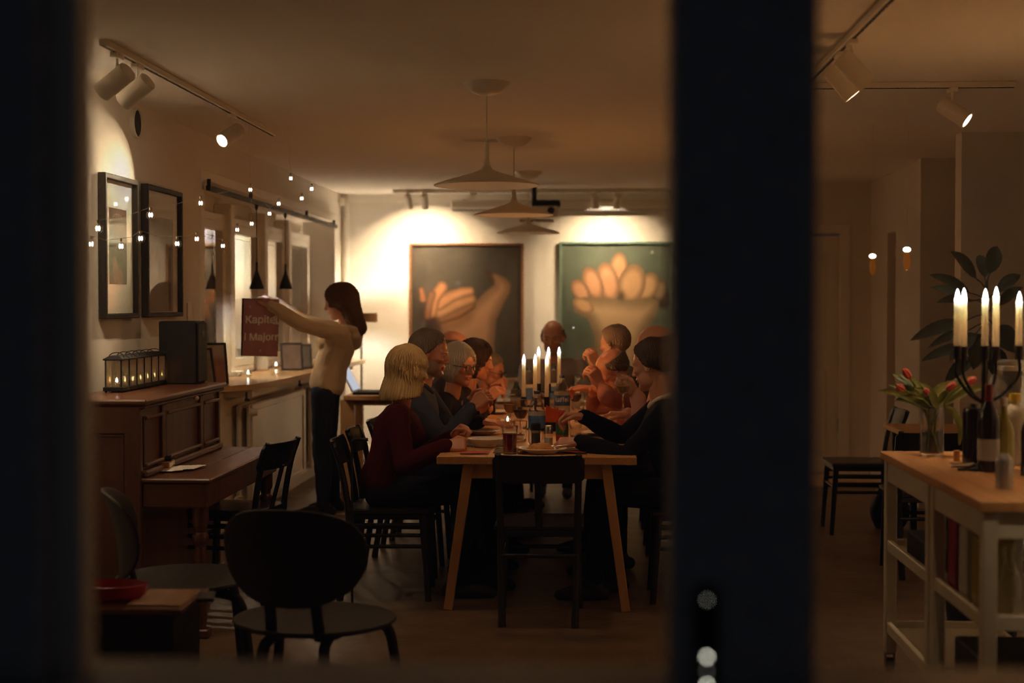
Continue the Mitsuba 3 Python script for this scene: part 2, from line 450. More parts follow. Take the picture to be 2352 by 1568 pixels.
# ---------------------------------------------------------------- pendants over the table
def pendant(x, y, lit, label):
    k = thing('pendant_lamp', label, 'pendant lamp', 'wide flat pendant lamps over the table')
    z = 2.03
    part(k, 'canopy', lathe([(0, -.062), (.03, -.060), (.07, -.046), (.098, -.022), (.112, 0), (0, 0)], (x, y, H), 40), 'steel' if False else 'lamp_white', 40)
    part(k, 'cord', cone((x, y, H - .06), (x, y, z + .17), .004), 'lamp_white', 30)
    part(k, 'stem', lathe([(0, .19), (.012, .19), (.012, .10), (0, .10)], (x, y, z), 20), 'lamp_white', 40)
    o = [(0, .105), (.014, .104), (.018, .085), (.026, .068), (.06, .052), (.13, .030), (.20, .010), (.246, -.006), (.248, -.012), (.244, -.013)]
    i = [(.20, .002), (.13, .018), (.075, .030), (.07, .032), (0, .034)]
    part(k, 'shade', lathe(o + i, (x, y, z), 64), 'lamp_white', 40)
    part(k, 'diffuser', lathe([(0, -.008), (.055, -.006), (.062, .0)], (x, y, z + .028), 32), 'black_emit', True, emit=(V(1, .60, .33) * lit, .8 if lit > 5 else .05))
    return k


pendant(-.479, 6.95, 66, 'nearest and largest pendant lamp, hanging over the near table end')
pendant(-.468, 9.27, 48, 'middle pendant lamp of the row over the table')
pendant(-.476, 11.66, 48, 'farthest and smallest pendant lamp of the row over the table')


# ---------------------------------------------------------------- pictures
def print_mesh(p, a, b, na, nb, fn):
    """A flat printed sheet: fn(u, v) gives the ink's colour, u along a, v along b."""
    m = rect_sheet(p, a, b, na, nb)
    i, j = np.meshgrid(np.linspace(0, 1, na + 1), np.linspace(0, 1, nb + 1), indexing='ij')
    return m, np.clip(fn(i.ravel(), j.ravel()), 0, 1)


def sst(a, b, x):
    t = np.clip((x - a) / (b - a), 0, 1)
    return t * t * (3 - 2 * t)


def lerp(a, b, t):
    return np.asarray(a) * (1 - t[:, None]) + np.asarray(b) * t[:, None]


def wall_picture(y0, y1, z0, z1, pm, fn, label):
    k = thing('framed_picture', label, 'picture')
    x, t, w = XL, .042, .026
    x0, x1 = x + .004, x + t
    part(k, 'frame', cat([box(x0, x1, y0, y0 + w, z0, z1, .003), box(x0, x1, y1 - w, y1, z0, z1, .003), box(x0, x1, y0, y1, z1 - w, z1, .003), box(x0, x1, y0, y1, z0, z0 + w, .003)]), 'frame_black')
    part(k, 'mat_board', box(x0, x + .014, y0 + .01, y1 - .01, z0 + .01, z1 - .01), 'mat_card')
    my0, my1, mz0, mz1 = pm
    m, c = print_mesh((x + .0155, y0 + my0, z0 + mz0), (0, y1 - y0 - my0 - my1, 0), (0, 0, z1 - z0 - mz0 - mz1), 60, 80, fn)
    part(k, 'print', m, 'vprint', color=c)
    part(k, 'glass', rect_sheet((x + .026, y0 + .02, z0 + .02), (0, y1 - y0 - .04, 0), (0, 0, z1 - z0 - .04)), 'pane_glass')


def n2(u, v, s, seed=0):
    return meshkit.fbm(np.stack([u * s, v * s, 0 * u], -1), 4, seed)


def ink1(u, v):
    g = n2(u, v, 9)
    c = lerp((.10, .085, .07), (.16, .14, .11), g)  # dark contents imitate a reflection in the glass, painted as print
    c = lerp((0, 0, 0), (1, 1, 1), 0 * u) + c
    top = sst(.86, .90, v + .05 * (g - .5))
    c = c * (1 - top[:, None]) + np.array([.07, .04, .028]) * top[:, None]
    r = np.hypot((u - .48) / .34, (v - .80) / .13)
    arch = np.exp(-((r - 1) / .05) ** 2) * (v > .78) * (n2(u, v, 60, 3) > .52)
    c = c + arch[:, None] * np.array([.28, .22, .16])
    for cu, cv, r0 in ((.36, .16, .22), (.62, .08, .2), (.3, .28, .14)):
        h = sst(1.0, .7, np.hypot((u - cu) / r0, (v - cv) / (r0 * .7)))
        c = c * (1 - h[:, None] * .8) + h[:, None] * .8 * np.array([.30, .17, .12])
    return c


def ink2(u, v):
    g = n2(u, v, 14, 5)
    c = lerp((.20, .165, .15), (.27, .23, .21), g)
    lo = sst(.55, .1, v)
    c = c + lo[:, None] * np.array([.10, .09, .07])
    s = sst(.78, .80, u) * sst(.70, .69, v) * sst(.93, .91, u)  # brown strip: reflection of a door painted into the print
    return c * (1 - s[:, None]) + s[:, None] * np.array([.10, .06, .04])


wall_picture(6.985, 7.515, 1.392, 2.095, (.13, .13, .17, .16), ink1, 'narrow black framed picture with a wide pale mount, above the lanterns')
wall_picture(7.665, 8.34, 1.392, 2.095, (.10, .12, .03, .16), ink2, 'square black framed picture with a grey sheet, right one of the pair beside the switches')


def fist_ink_front(u, v):
    """A clenched fist seen from the inside of the wrist, on a grey-green ground."""
    asp = 1.08 / 1.30
    x, y = u * asp, v
    g = n2(u, v, 6, 8)
    c = lerp((.060, .075, .055), (.095, .112, .082), g)
    skin = np.array([.36, .245, .145])

    def ell(cx, cy, rx, ry, ang, col, rim=.30):
        nonlocal c
        ca, sa = math.cos(ang), math.sin(ang)
        dx, dy = x - cx * asp, y - cy
        r = np.hypot((dx * ca + dy * sa) / rx, (-dx * sa + dy * ca) / ry)
        m = sst(1.04, .96, r)
        tone = rim + (1 - rim) * sst(1.0, .45, r)
        c = c * (1 - m[:, None]) + m[:, None] * (np.asarray(col) * tone[:, None])

    def poly(pts, col, soft=.012, rim=.45, wide=.10):
        nonlocal c
        from shapely.geometry import Polygon
        import shapely
        P = Polygon(np.asarray(pts) * (asp, 1)).buffer(-.03).buffer(.05).buffer(-.02)
        pt = shapely.points(x, y)
        d = np.where(shapely.contains(P, pt), -1, 1) * shapely.distance(pt, P.exterior)
        m = sst(soft, -soft, d)
        tone = rim + (1 - rim) * sst(0, wide, -d)
        c = c * (1 - m[:, None]) + m[:, None] * (np.asarray(col) * tone[:, None])

    ell(.905, .615, .055, .10, .3, (.045, .03, .022), .8)
    ell(.885, .655, .055, .085, -.3, skin * .62)                                # little finger side
    ell(.775, .680, .078, .115, -.45, skin * (1.10, 1.0, .86), .40)
    ell(.520, .820, .066, .115, -.05, skin * (1.30, 1.05, .96), .42)              # knuckle standing up
    ell(.635, .700, .100, .150, -.22, skin * (1.22, 1.08, .96), .40)
    ell(.425, .715, .078, .150, .22, skin * (1.34, 1.06, .98), .40)
    ell(.290, .705, .070, .130, .38, skin * (1.30, 1.02, .94), .40)
    ell(.180, .650, .060, .095, .55, skin * (1.18, .94, .85), .42)
    poly([(.30, -.10), (.30, .34), (.24, .45), (.12, .50), (.11, .575), (.20, .605), (.40, .60), (.62, .585), (.80, .60), (.885, .585), (.86, .48), (.77, .36), (.735, .2), (.735, -.10)], skin * (1.08, 1.06, 1.0), .010, .42, .12)
    ell(.205, .545, .085, .048, -.5, skin * (1.06, .92, .80), .6)
    m = .8 * np.exp(-(((u - .545) / .03) ** 2 + ((v - .615) / .035) ** 2))        # dark gap under the middle fingers
    c = c * (1 - m[:, None]) + m[:, None] * np.array([.03, .015, .010])
    return c * (1 + .10 * (g[:, None] - .5))



def fist_ink_back(u, v):
    """A hand with bent fingers and the thumb stretched out, on a brown-grey ground."""
    asp = 1.08 / 1.30
    x, y = u * asp, v
    g = n2(u, v, 6, 2)
    c = lerp((.038, .031, .024), (.064, .053, .040), g)
    skin = np.array([.33, .19, .105])

    def blob(pts, r0, r1, col, soft=.010, rim=.4):
        nonlocal c
        pts = np.asarray(pts, float) * (asp, 1)
        d = np.full(len(u), 9.)
        for i in range(len(pts) - 1):
            a, b = pts[i], pts[i + 1]
            t = np.clip(((x - a[0]) * (b - a)[0] + (y - a[1]) * (b - a)[1]) / ((b - a) @ (b - a)), 0, 1)
            q = (i + t) / (len(pts) - 1)
            d = np.minimum(d, np.hypot(x - a[0] - t * (b - a)[0], y - a[1] - t * (b - a)[1]) - (r0 + (r1 - r0) * q))
        m = sst(soft, -soft, d)
        tone = rim + (1 - rim) * sst(0, .7 * max(r0, r1), -d)
        c = c * (1 - m[:, None]) + m[:, None] * (np.asarray(col) * tone[:, None])

    def poly(pts, col, soft=.012, rim=.5, wide=.09):
        nonlocal c
        from shapely.geometry import Polygon
        import shapely
        P = Polygon(np.asarray(pts) * (asp, 1)).buffer(-.02).buffer(.04).buffer(-.02)
        pt = shapely.points(x, y)
        d = np.where(shapely.contains(P, pt), -1, 1) * shapely.distance(pt, P.exterior)
        m = sst(soft, -soft, d)
        tone = rim + (1 - rim) * sst(0, wide, -d)
        c = c * (1 - m[:, None]) + m[:, None] * (np.asarray(col) * tone[:, None])

    blob([(.17, .47), (.24, .38), (.30, .12)], .07, .10, (.040, .022, .020), .05, .8)
    poly([(.70, .775), (.757, .785), (.85, .75), (.895, .705), (.89, .65), (.83, .56), (.765, .44), (.748, .25), (.78, -.1), (.28, -.1), (.285, .30), (.27, .40), (.29, .50), (.40, .50), (.50, .50), (.56, .56), (.667, .65), (.755, .705), (.73, .74)],
         skin * (1.0, .94, .92))
    blob([(.36, .44), (.46, .46)], .075, .05, skin * (.62, .48, .42), .06, .8)
    blob([(.695, .785), (.725, .735)], .024, .020, skin * .16, .018, .9)
    blob([(.28, .46), (.42, .49), (.54, .55)], .045, .035, skin * (.62, .50, .44))                          # folded fingers
    blob([(.26, .50), (.40, .555), (.54, .595)], .052, .042, skin * (1.05, .92, .84))
    blob([(.25, .56), (.36, .615), (.46, .645), (.53, .655)], .050, .034, skin * (1.30, 1.12, 1.0))
    blob([(.18, .50), (.21, .60), (.28, .685)], .046, .042, skin * (1.35, 1.12, .98))
    blob([(.15, .47), (.165, .56), (.19, .63)], .028, .030, skin * (.55, .42, .38))
    blob([(.11, .595), (.095, .665)], .026, .020, skin * (1.0, .75, .66))
    return c * (1 + .12 * (g[:, None] - .5))


def big_picture(x0, x1, z0, z1, fn, framemat, label):
    k = thing('large_picture', label, 'picture')
    y, w, t = YF - .004, .022, .05
    part(k, 'frame', cat([box(x0, x0 + w, y - t, y, z0, z1, .003), box(x1 - w, x1, y - t, y, z0, z1, .003), box(x0, x1, y - t, y, z1 - w, z1, .003), box(x0, x1, y - t, y, z0, z0 + w, .003)]), framemat)
    m, c = print_mesh((x0 + .01, y - .022, z0 + .01), (x1 - x0 - .02, 0, 0), (0, 0, z1 - z0 - .02), 190, 230, fn)
    part(k, 'print', m, 'vprint', color=c)
    part(k, 'backing', box(x0 + .01, x1 - .01, y - .018, y, z0 + .01, z1 - .01), 'frame_black')
    part(k, 'glass', rect_sheet((x0 + .01, y - .036, z0 + .01), (x1 - x0 - .02, 0, 0), (0, 0, z1 - z0 - .02)), 'pane_glass')


big_picture(-1.694, -.613, .735, 2.032, fist_ink_back, 'frame_brown', 'large brown framed photograph of a hand with bent fingers and thumb on the far wall')
big_picture(-.276, .80, .735, 2.042, fist_ink_front, 'frame_green', 'large green framed photograph of a clenched fist on the far wall')

# projector screen case, projector, clutter on the far wall
k = thing('projector_screen', 'rolled up projector screen in a long pale case below the far ceiling', 'projector screen')
part(k, 'case', box(at(1036, 470, Y=13.75)[0], 1.1, 13.66, 13.76, 2.335, 2.42, .02), 'lamp_white')
part(k, 'bottom_bar', box(at(1040, 470, Y=13.75)[0], 1.08, 13.69, 13.73, 2.318, 2.336, .004), 'steel')
for x in (-1.15, .9):
    part(k, 'bracket', box(x - .02, x + .02, 13.70, 14.0, 2.405, 2.43, .003), 'steel')
p = at(1240, 470, Y=12.9)
k = thing('projector', 'dark projector hung from the ceiling behind the pendant lamps', 'projector')
part(k, 'pole', cone((p[0] - .05, 12.9, H), (p[0] - .05, 12.9, p[2] + .04), .022), 'black_metal', 30)
part(k, 'body', box(p[0] - .06, p[0] + .17, 12.75, 13.05, p[2] - .105, p[2] - .02, .015), 'lamp_white')
part(k, 'mount_plate', box(p[0] - .07, p[0] + .18, 12.78, 13.02, p[2] - .02, p[2] + .035, .012), 'black_plastic')
part(k, 'lens', cone((p[0] + .10, 12.76, p[2] - .06), (p[0] + .10, 12.72, p[2] - .06), .03), 'black_metal', 30)
part(k, 'tray', box(p[0] - .17, p[0] + .12, 12.76, 12.98, p[2] - .15, p[2] - .135, .004), 'frame_brown')
x = -2.29
k = thing('heating_pipe', 'white heating pipe standing in the far left corner', 'pipe')
part(k, 'pipe', cone((x, 13.93, 0), (x, 13.93, H - .08), .028), 'white_gloss', 30)
for z in (.4, 1.5, 2.3):
    part(k, 'clamp', lathe([(.028, -.012), (.034, -.012), (.034, .012), (.028, .012)], (x, 13.93, z), 20), 'white_trim', 30)
p = at(787, 470, Y=13.9)
k = thing('screen_remote', 'small pale pull cord switch hanging below the ceiling at the corner pipe', 'switch')
part(k, 'body', box(p[0] - .02, p[0] + .02, 13.80, 13.895, p[2] - .01, p[2] + .06, .01), 'lamp_white')
part(k, 'cord', tube(bez(p + (0, -.02, 0), p + (.005, -.02, -.06), p + (.03, -.02, -.12)), .006), 'steel', True)
k = thing('outlet', 'white wall outlet with two sockets beside the square picture', 'wall outlet')
p = at(433, 714, X=XL)
part(k, 'plate', box(XL, XL + .012, p[1] - .042, p[1] + .042, p[2] - .055, p[2] + .05, .004), 'white_gloss')
for dz in (-.026, .024):
    part(k, 'socket', lathe([(.019, 0), (.017, -.004), (0, -.004)], (XL + .0125, p[1], p[2] + dz), 20, (1, 0, 0)), 'white_gloss')
k = thing('wall_speaker', 'round dark disc with a pale rim high on the left wall', 'wall clock')
p = at(308, 283, X=XL)
part(k, 'rim', lathe([(0, 0), (.075, 0), (.078, .02), (.070, .024), (.068, .012), (0, .012)], (XL, p[1], p[2]), 36, (1, 0, 0)), 'lamp_white', 40)
part(k, 'face', lathe([(.069, 0), (0, .002)], (XL + .0165, p[1], p[2]), 36, (1, 0, 0)), 'black_plastic', 40)


# ---------------------------------------------------------------- piano
def piano():
    k = thing('piano', 'dark reddish upright piano with panelled front against the left wall', 'piano')
    y0, y1, xb, xf_ = 6.335, 7.73, XL + .02, -1.945
    part(k, 'side_panel', box(xb, xf_, y0, y0 + .03, 0, 1.025, .004), 'piano_wood')
    part(k, 'side_panel', box(xb, xf_, y1 - .03, y1, 0, 1.025, .004), 'piano_wood')
    # end frame seen from the front of the room
    part(k, 'end_frame', cat([box(xb, xb + .06, y0 - .014, y0 + .001, .02, 1.02, .004), box(xf_ - .07, xf_, y0 - .014, y0 + .001, .02, 1.02, .004),
                              box(xb, xf_, y0 - .014, y0 + .001, .90, 1.02, .004), box(xb, xf_, y0 - .014, y0 + .001, .02, .14, .004)]), 'piano_wood')
    part(k, 'end_moulding', cat([box(xb + .06, xf_ - .07, y0 - .010, y0 + .004, .885, .90, .004), box(xb + .06, xb + .072, y0 - .010, y0 + .004, .14, .9, .004), box(xf_ - .082, xf_ - .07, y0 - .010, y0 + .004, .14, .9, .004)]), 'piano_wood')
    part(k, 'lid', box(xb, -1.912, y0 - .022, y1 + .022, 1.025, 1.05, .008), 'piano_top_wood')
    part(k, 'lid_moulding', box(xb, -1.925, y0 - .012, y1 + .012, 1.005, 1.026, .008), 'piano_wood')
    part(k, 'front_board', box(xf_ - .03, xf_ - .012, y0 + .02, y1 - .02, .70, 1.01), 'piano_wood')
    ys = [y0 + .02, y0 + .36, y0 + 1.02, y1 - .02]
    for i in range(3):
        a, b = ys[i] + .035, ys[i + 1] - .035
        z0, z1 = .765, .955
        part(k, 'panel_moulding', cat([box(xf_ - .014, xf_ + .012, a, b, z1, z1 + .016, .005), box(xf_ - .014, xf_ + .012, a, b, z0 - .016, z0, .005),
                                       box(xf_ - .014, xf_ + .004, a - .012, a, z0 - .016, z1 + .016, .004), box(xf_ - .014, xf_ + .004, b, b + .012, z0 - .016, z1 + .016, .004)]), 'piano_top_wood')
    for y in ys[1:3]:
        part(k, 'stile', box(xf_ - .014, xf_ + .002, y - .026, y + .026, .72, 1.005, .005), 'piano_wood')
    part(k, 'bottom_rail', box(xf_ - .014, xf_ + .02, y0 + .02, y1 - .02, .705, .735, .008), 'piano_top_wood')
    p = at(450, 914, X=xf_ + .012)
    m = icosphere(3, .013)
    m.apply_translation((xf_ + .014, p[1], p[2]))
    part(k, 'knob', m, 'porcelain', True, label='round white knob')
    part(k, 'key_lid', box(xf_ - .01, -1.640, y0 + .004, y1 + .06, .684, .704, .006), 'piano_top_wood')
    part(k, 'lid_hinge', box(-1.80, -1.786, y0 + .02, y1 + .04, .7035, .7065, .001), 'piano_wood')
    part(k, 'key_bed', box(xf_, -1.655, y0 + .012, y1 + .05, .575, .684, .006), 'piano_wood')
    part(k, 'lower_board', box(xf_ - .04, xf_ - .02, y0 + .03, y1 - .03, .08, .58), 'piano_wood')
    part(k, 'plinth', box(xb, xf_ + .02, y0 - .018, y1 + .018, 0, .10, .008), 'piano_wood')
    prof = [(0, 0), (.030, 0), (.034, .02), (.022, .05), (.028, .09), (.024, .13), (.030, .30), (.031, .36), (.024, .40), (.036, .42), (.036, .45), (.024, .465), (.030, .49), (.036, .50), (.036, .575), (0, .575)]
    for y in (y0 + .06, y1 - .02):
        part(k, 'leg', lathe(prof, (-1.70, y, 0), 20), 'piano_wood', 40)
        part(k, 'foot_rail', box(xf_, -1.66, y - .035, y + .035, 0, .04, .006), 'piano_wood')
    return k


piano()
k = thing('paper_sheets', 'crumpled white paper sheets on the closed piano lid', 'papers')
p = at(398, 1080, Z=.705)
g = rect_sheet((0, 0, 0), (.125, .02, 0), (-.03, .22, 0), 14, 14)
vv = np.array(g.vertices)
vv[:, 2] = .003 + .016 * meshkit.fbm(vv * 14, 3, 4) * (vv[:, 0] > .02)
part(k, 'sheet', trimesh.Trimesh(vv + (p[0] - .06, p[1] - .1, .7045), g.faces, process=False), 'mat_card', True)
g2 = xf(trimesh.Trimesh(vv * (1, .8, .8), g.faces, process=False), (p[0] - .02, p[1] - .02, .708), -.25)
part(k, 'sheet', g2, 'mat_card', True)
k = thing('book', 'small brown book lying on the papers on the piano lid', 'book')
part(k, 'cover', xf(box(-.05, .05, -.075, .075, 0, .026, .002), (p[0] - .075, p[1] + .06, .716), .12), 'cart_top_wood')
part(k, 'pages', xf(box(-.046, .053, -.071, .071, .004, .022), (p[0] - .075, p[1] + .06, .716), .12), 'mat_card')
solo('glasses_case', 'small black case on top of the brown book', 'case', xf(box(-.025, .025, -.05, .05, 0, .022, .008), (p[0] - .055, p[1] + .09, .7425), .3), 'black_plastic')


# ---------------------------------------------------------------- on the piano: lanterns, speaker
def ribbed(p, a, h, n=13, amp=.003):
    a = np.asarray(a, float)
    L = np.linalg.norm(a)
    nrm = np.cross(a / L, (0, 0, 1))
    t = np.linspace(0, 1, n * 8 + 1)
    xy = np.asarray(p, float) + t[:, None] * a + (amp * np.abs(np.sin(t * n * np.pi)))[:, None] * nrm
    v = np.vstack([xy, xy + (0, 0, h)])
    m = len(t)
    f = [(i, i + 1, m + i + 1) for i in range(m - 1)] + [(i, m + i + 1, m + i) for i in range(m - 1)]
    return trimesh.Trimesh(v, f, process=False)


def flame(c, h=.034, r=.0085):
    m = icosphere(2, 1.0)
    v = np.array(m.vertices)
    z = v[:, 2]
    w = np.where(z < 0, np.sqrt(np.clip(1 - z**2, 0, 1)), np.clip(1 - z, 0, 1) ** .75 * (1 + .3 * z) * .98)
    ang = np.arctan2(v[:, 1], v[:, 0])
    zz = np.where(z < 0, z * .28, z * .72) * h
    return trimesh.Trimesh(np.stack([np.cos(ang) * w * r, np.sin(ang) * w * r, zz], 1) + np.asarray(c), m.faces, process=False)


def lantern(i, y, label):
    k = thing('lantern', label, 'lantern', 'row of black candle lanterns on the piano')
    z0, w, d, h = 1.05, .088, .112, .150
    x0, x1, y0, y1 = -2.262, -2.262 + w, y, y + d
    part(k, 'base', box(x0 - .004, x1 + .004, y0 - .002, y1 + .002, z0 + .006, z0 + .026, .003), 'black_metal')
    for a in (x0 + .008, x1 - .008):
        for b in (y0 + .008, y1 - .008):
            part(k, 'foot', cone((a, b, z0), (a, b, z0 + .008), .005, n=10), 'black_metal')
            part(k, 'post', box(a - .004, a + .004, b - .004, b + .004, z0 + .02, z0 + h, .001), 'black_metal')
    part(k, 'roof', cat([box(x0 - .004, x1 + .004, y0 - .002, y1 + .002, z0 + h, z0 + h + .008, .002), hull(np.array([(x, yy, zz) for zz, e in ((z0 + h + .008, .0), (z0 + h + .022, .022)) for x in (x0 + e, x1 - e) for yy in (y0 + e, y1 - e)]))]), 'black_metal')
    a = np.linspace(0, np.pi, 13)
    cx, cy = (x0 + x1) / 2, (y0 + y1) / 2
    part(k, 'handle', tube(np.stack([cx + .036 * np.cos(a), 0 * a + cy, z0 + h + .014 + .022 * np.sin(a)], 1), .0022, 6), 'black_metal', True)
    e = .009
    for p, q in (((x0 + e, y0 + .004, z0 + .026), (w - 2 * e, 0, 0)), ((x1 - .004, y0 + e, z0 + .026), (0, d - 2 * e, 0)), ((x1 - e, y1 - .004, z0 + .026), (-(w - 2 * e), 0, 0)), ((x0 + .004, y1 - e, z0 + .026), (0, -(d - 2 * e), 0))):
        part(k, 'glass', ribbed(p, q, h - .026), 'ribbed_glass', False)
    c = part(k, 'tealight', lathe([(0, 0), (.019, 0), (.0195, .016), (.018, .015), (0, .013)], (cx, cy, z0 + .026), 20), 'candle_wax', 40)
    put(numbered(c + '__flame'), flame((cx, cy, z0 + .026 + .026), .022, .0055), 'black_emit', True, emit=(FLAME * 170, .1))


mat('candle_wax', (.80, .70, .52), .5)
for i in range(6):
    lantern(i, 6.80 + i * .120, ['black lantern with ribbed glass nearest the left post, first of the row', 'second black lantern of the row from the left post', 'third black lantern of the row from the left post',
                                 'fourth black lantern of the row from the left post', 'fifth black lantern of the row from the left post', 'black lantern touching the dark loudspeaker, last of the row'][i])
k = thing('loudspeaker', 'tall black loudspeaker on the piano lid beside the lanterns', 'loudspeaker')
part(k, 'cabinet', box(-2.215, -2.02, 7.53, 7.72, 1.05, 1.375, .006), 'black_plastic')
part(k, 'grille', box(-2.019, -2.009, 7.54, 7.71, 1.06, 1.365, .004), 'black_metal')
part(k, 'badge', box(-2.009, -2.007, 7.60, 7.65, 1.30, 1.325), 'black_lacquer')


# ---------------------------------------------------------------- window counter and what stands on it
def counter():
    from shapely.geometry import Polygon
    pl = Polygon([(XG + .06, 9.0), (-2.342, 9.02), (-2.24, 9.14), (-2.15, 9.32), (-2.105, 9.6), (-2.075, 10.2), (-2.06, 11.0), (-2.06, 13.58), (XG + .06, 13.58)]).buffer(.02).buffer(-.02)
    m = trimesh.creation.extrude_polygon(pl, .035, engine='earcut')
    m.apply_translation((0, 0, .915))
    k = thing('counter', 'long wooden counter with a rounded end under the left windows', 'counter')
    part(k, 'top', m, 'counter_wood')
    lip = np.array(pl.exterior.coords)
    part(k, 'support', box(XL, -2.16, 9.42, 13.5, .86, .915, .004), 'white_trim')
    for px, py in ((566, 896), (688, 869)):
        p = at(px, py, X=-2.13)
        part(k, 'hook', cat([cone((-2.13, p[1], .915), (-2.13, p[1], .87), .007, n=10), box(-2.14, -2.11, p[1] - .012, p[1] + .012, .858, .875, .004)]), 'black_metal')


counter()
k = thing('radiator', 'white panel radiator under the window counter', 'radiator')
part(k, 'panel', box(-2.25, -2.215, 9.62, 11.45, .14, .80, .03), 'white_gloss')
part(k, 'panel', box(-2.318, -2.285, 9.62, 11.45, .14, .80, .03), 'white_gloss')
part(k, 'grille', box(-2.30, -2.24, 9.66, 11.41, .775, .79, .003), 'white_trim')
part(k, 'border', cat([box(-2.216, -2.206, 9.62, 11.45, .755, .80, .006), box(-2.216, -2.206, 9.62, 11.45, .14, .185, .006), box(-2.216, -2.206, 9.62, 9.70, .14, .80, .006), box(-2.216, -2.206, 11.37, 11.45, .14, .80, .006)]), 'white_gloss')
p = at(578, 946, X=-2.2)
part(k, 'valve', cone((-2.21, p[1], p[2]), (-2.16, p[1], p[2]), .028, .022), 'lamp_white', 30)
for y in (9.9, 11.2):
    part(k, 'bracket', box(XL, -2.28, y - .02, y + .02, .3, .34, .002), 'white_trim')
part(k, 'pipe', tube(bez((-2.27, 9.58, .2), (-2.29, 9.5, .2), (-2.30, 9.47, .14), (-2.30, 9.46, .0)), .009), 'white_gloss', True)
k = thing('radiator', 'second white panel radiator farther along under the window counter', 'radiator')
part(k, 'panel', box(-2.25, -2.215, 11.75, 13.4, .14, .80, .03), 'white_gloss')
part(k, 'panel', box(-2.318, -2.285, 11.75, 13.4, .14, .80, .03), 'white_gloss')
for y in (12.0, 13.1):
    part(k, 'bracket', box(XL, -2.28, y - .02, y + .02, .3, .34, .002), 'white_trim')


def leaning(px, py, Y, w, h, tilt, name, label, cat_, ink, framemat='frame_black', rz=0.0, t=.018, z=.95):
    p = at(px, py, Y=Y)
    k = thing(name, label, cat_)
    M = trimesh.transformations.rotation_matrix(-tilt, (1, 0, 0))
    R = trimesh.transformations.rotation_matrix(rz, (0, 0, 1))

    def pl(m):
        m = m.copy()
        m.apply_transform(R @ M)
        m.apply_translation((p[0], Y, z + .5 * t * math.sin(tilt)))
        return m
    part(k, 'frame', pl(cat([box(-w / 2, -w / 2 + .014, 0, t, 0, h, .002), box(w / 2 - .014, w / 2, 0, t, 0, h, .002), box(-w / 2, w / 2, 0, t, 0, .014, .002), box(-w / 2, w / 2, 0, t, h - .014, h, .002)])), framemat)
    m, c = print_mesh((-w / 2 + .01, .006, .01), (w - .02, 0, 0), (0, 0, h - .02), 20, 26, ink)
    part(k, 'print', pl(m), 'vprint', color=c)
    part(k, 'back', pl(box(-w / 2 + .004, w / 2 - .004, .008, t, .004, h - .004)), 'frame_black')
    return k, pl


def ink_red(u, v):
    g = n2(u, v, 5, 3)
    c = lerp((.20, .06, .04), (.30, .13, .08), g)
    t = sst(.5, .8, v)
    return c * (1 - t[:, None]) + t[:, None] * np.array([.34, .26, .20])


leaning(498, 868, 9.30, .16, .27, .22, 'framed_print', 'black framed red and pale print leaning behind the loudspeaker', 'framed print', ink_red, rz=.55)
leaning(474, 868, 9.16, .16, .24, .2, 'framed_print', 'black framed card leaning right behind the loudspeaker, mostly hidden', 'framed print', lambda u, v: lerp((.10, .08, .07), (.2, .16, .13), n2(u, v, 6)), rz=.9)
leaning(672, 832, 11.3, .17, .22, .28, 'framed_print', 'dark framed print leaning at the window behind the sweater sleeve', 'framed print', lambda u, v: lerp((.07, .05, .045), (.16, .12, .10), n2(u, v, 4, 6)), rz=.35)
leaning(694, 832, 11.6, .16, .20, .3, 'framed_print', 'small dark framed print leaning rightmost on the counter', 'framed print', lambda u, v: lerp((.05, .045, .04), (.12, .10, .09), n2(u, v, 4, 9)), rz=.3)


def tealight(x, y, z, label, glow=130, r=.03, h=.055, group='tealight glasses', w=.15):
    k = thing('tealight', label, 'tealight', group)
    part(k, 'glass', lathe([(0, .003), (r * .9, .003), (r, h), (r - .003, h), (r * .9 - .003, .008), (0, .008)], (x, y, z), 24), 'clear_glass', 40)
    part(k, 'wax', lathe([(0, .008), (.019, .008), (.0195, .022), (0, .021)], (x, y, z), 20), 'candle_wax', 40)
    part(k, 'flame', flame((x, y, z + .032), .026, .006), 'black_emit', True, emit=(FLAME * glow, w))


p = at(570, 866, Z=.95)
tealight(p[0], p[1], .95, 'tealight in a small glass on the counter below the poster', 320, w=.3)
p = at(634, 846, Z=.95)
tealight(p[0], p[1], .95, 'tealight in a small glass on the counter right of the white vase', 320, w=.3)
p = at(602, 852, Z=.95)
k = thing('vase', 'white cylindrical vase on the counter under the held poster', 'vase')
part(k, 'body', lathe([(0, 0), (.040, 0), (.043, .005), (.041, .15), (.044, .165), (.041, .166), (.038, .15), (.038, .01), (0, .01)], (p[0] - .02, p[1] + .1, .95), 32), 'porcelain', 40)
part(k, 'foot', lathe([(0, -.001), (.05, -.001), (.05, .008), (.042, .012), (0, .012)], (p[0] - .02, p[1] + .1, .951), 32), 'counter_wood', 40)
p = at(548, 866, Z=.95)
k = thing('leaflets', 'stack of white leaflets on the counter at the window', 'leaflets')
for i in range(5):
    part(k, 'leaflet', xf(box(-.105, .105, -.148, .148, 0, .006, .001), (p[0] - .12, p[1] + .22, .9505 + i * .0065), -.05 + .05 * i), 'mat_card')
p = at(640, 838, Z=.95)
k = thing('white_board', 'narrow white card leaning against the window right of the poster', 'card')
part(k, 'card', beam((p[0] + .035, p[1] + .35, .952), (p[0] - .035, p[1] + .62, 1.13), .09, .006, up=(0, 1, 0), b=.001), 'porcelain')
solo('breadboard', 'pale wooden board lying on the counter next to the cards', 'wooden board', box(-2.36, -2.10, 11.75, 12.5, .95, .968, .006), 'counter_wood')

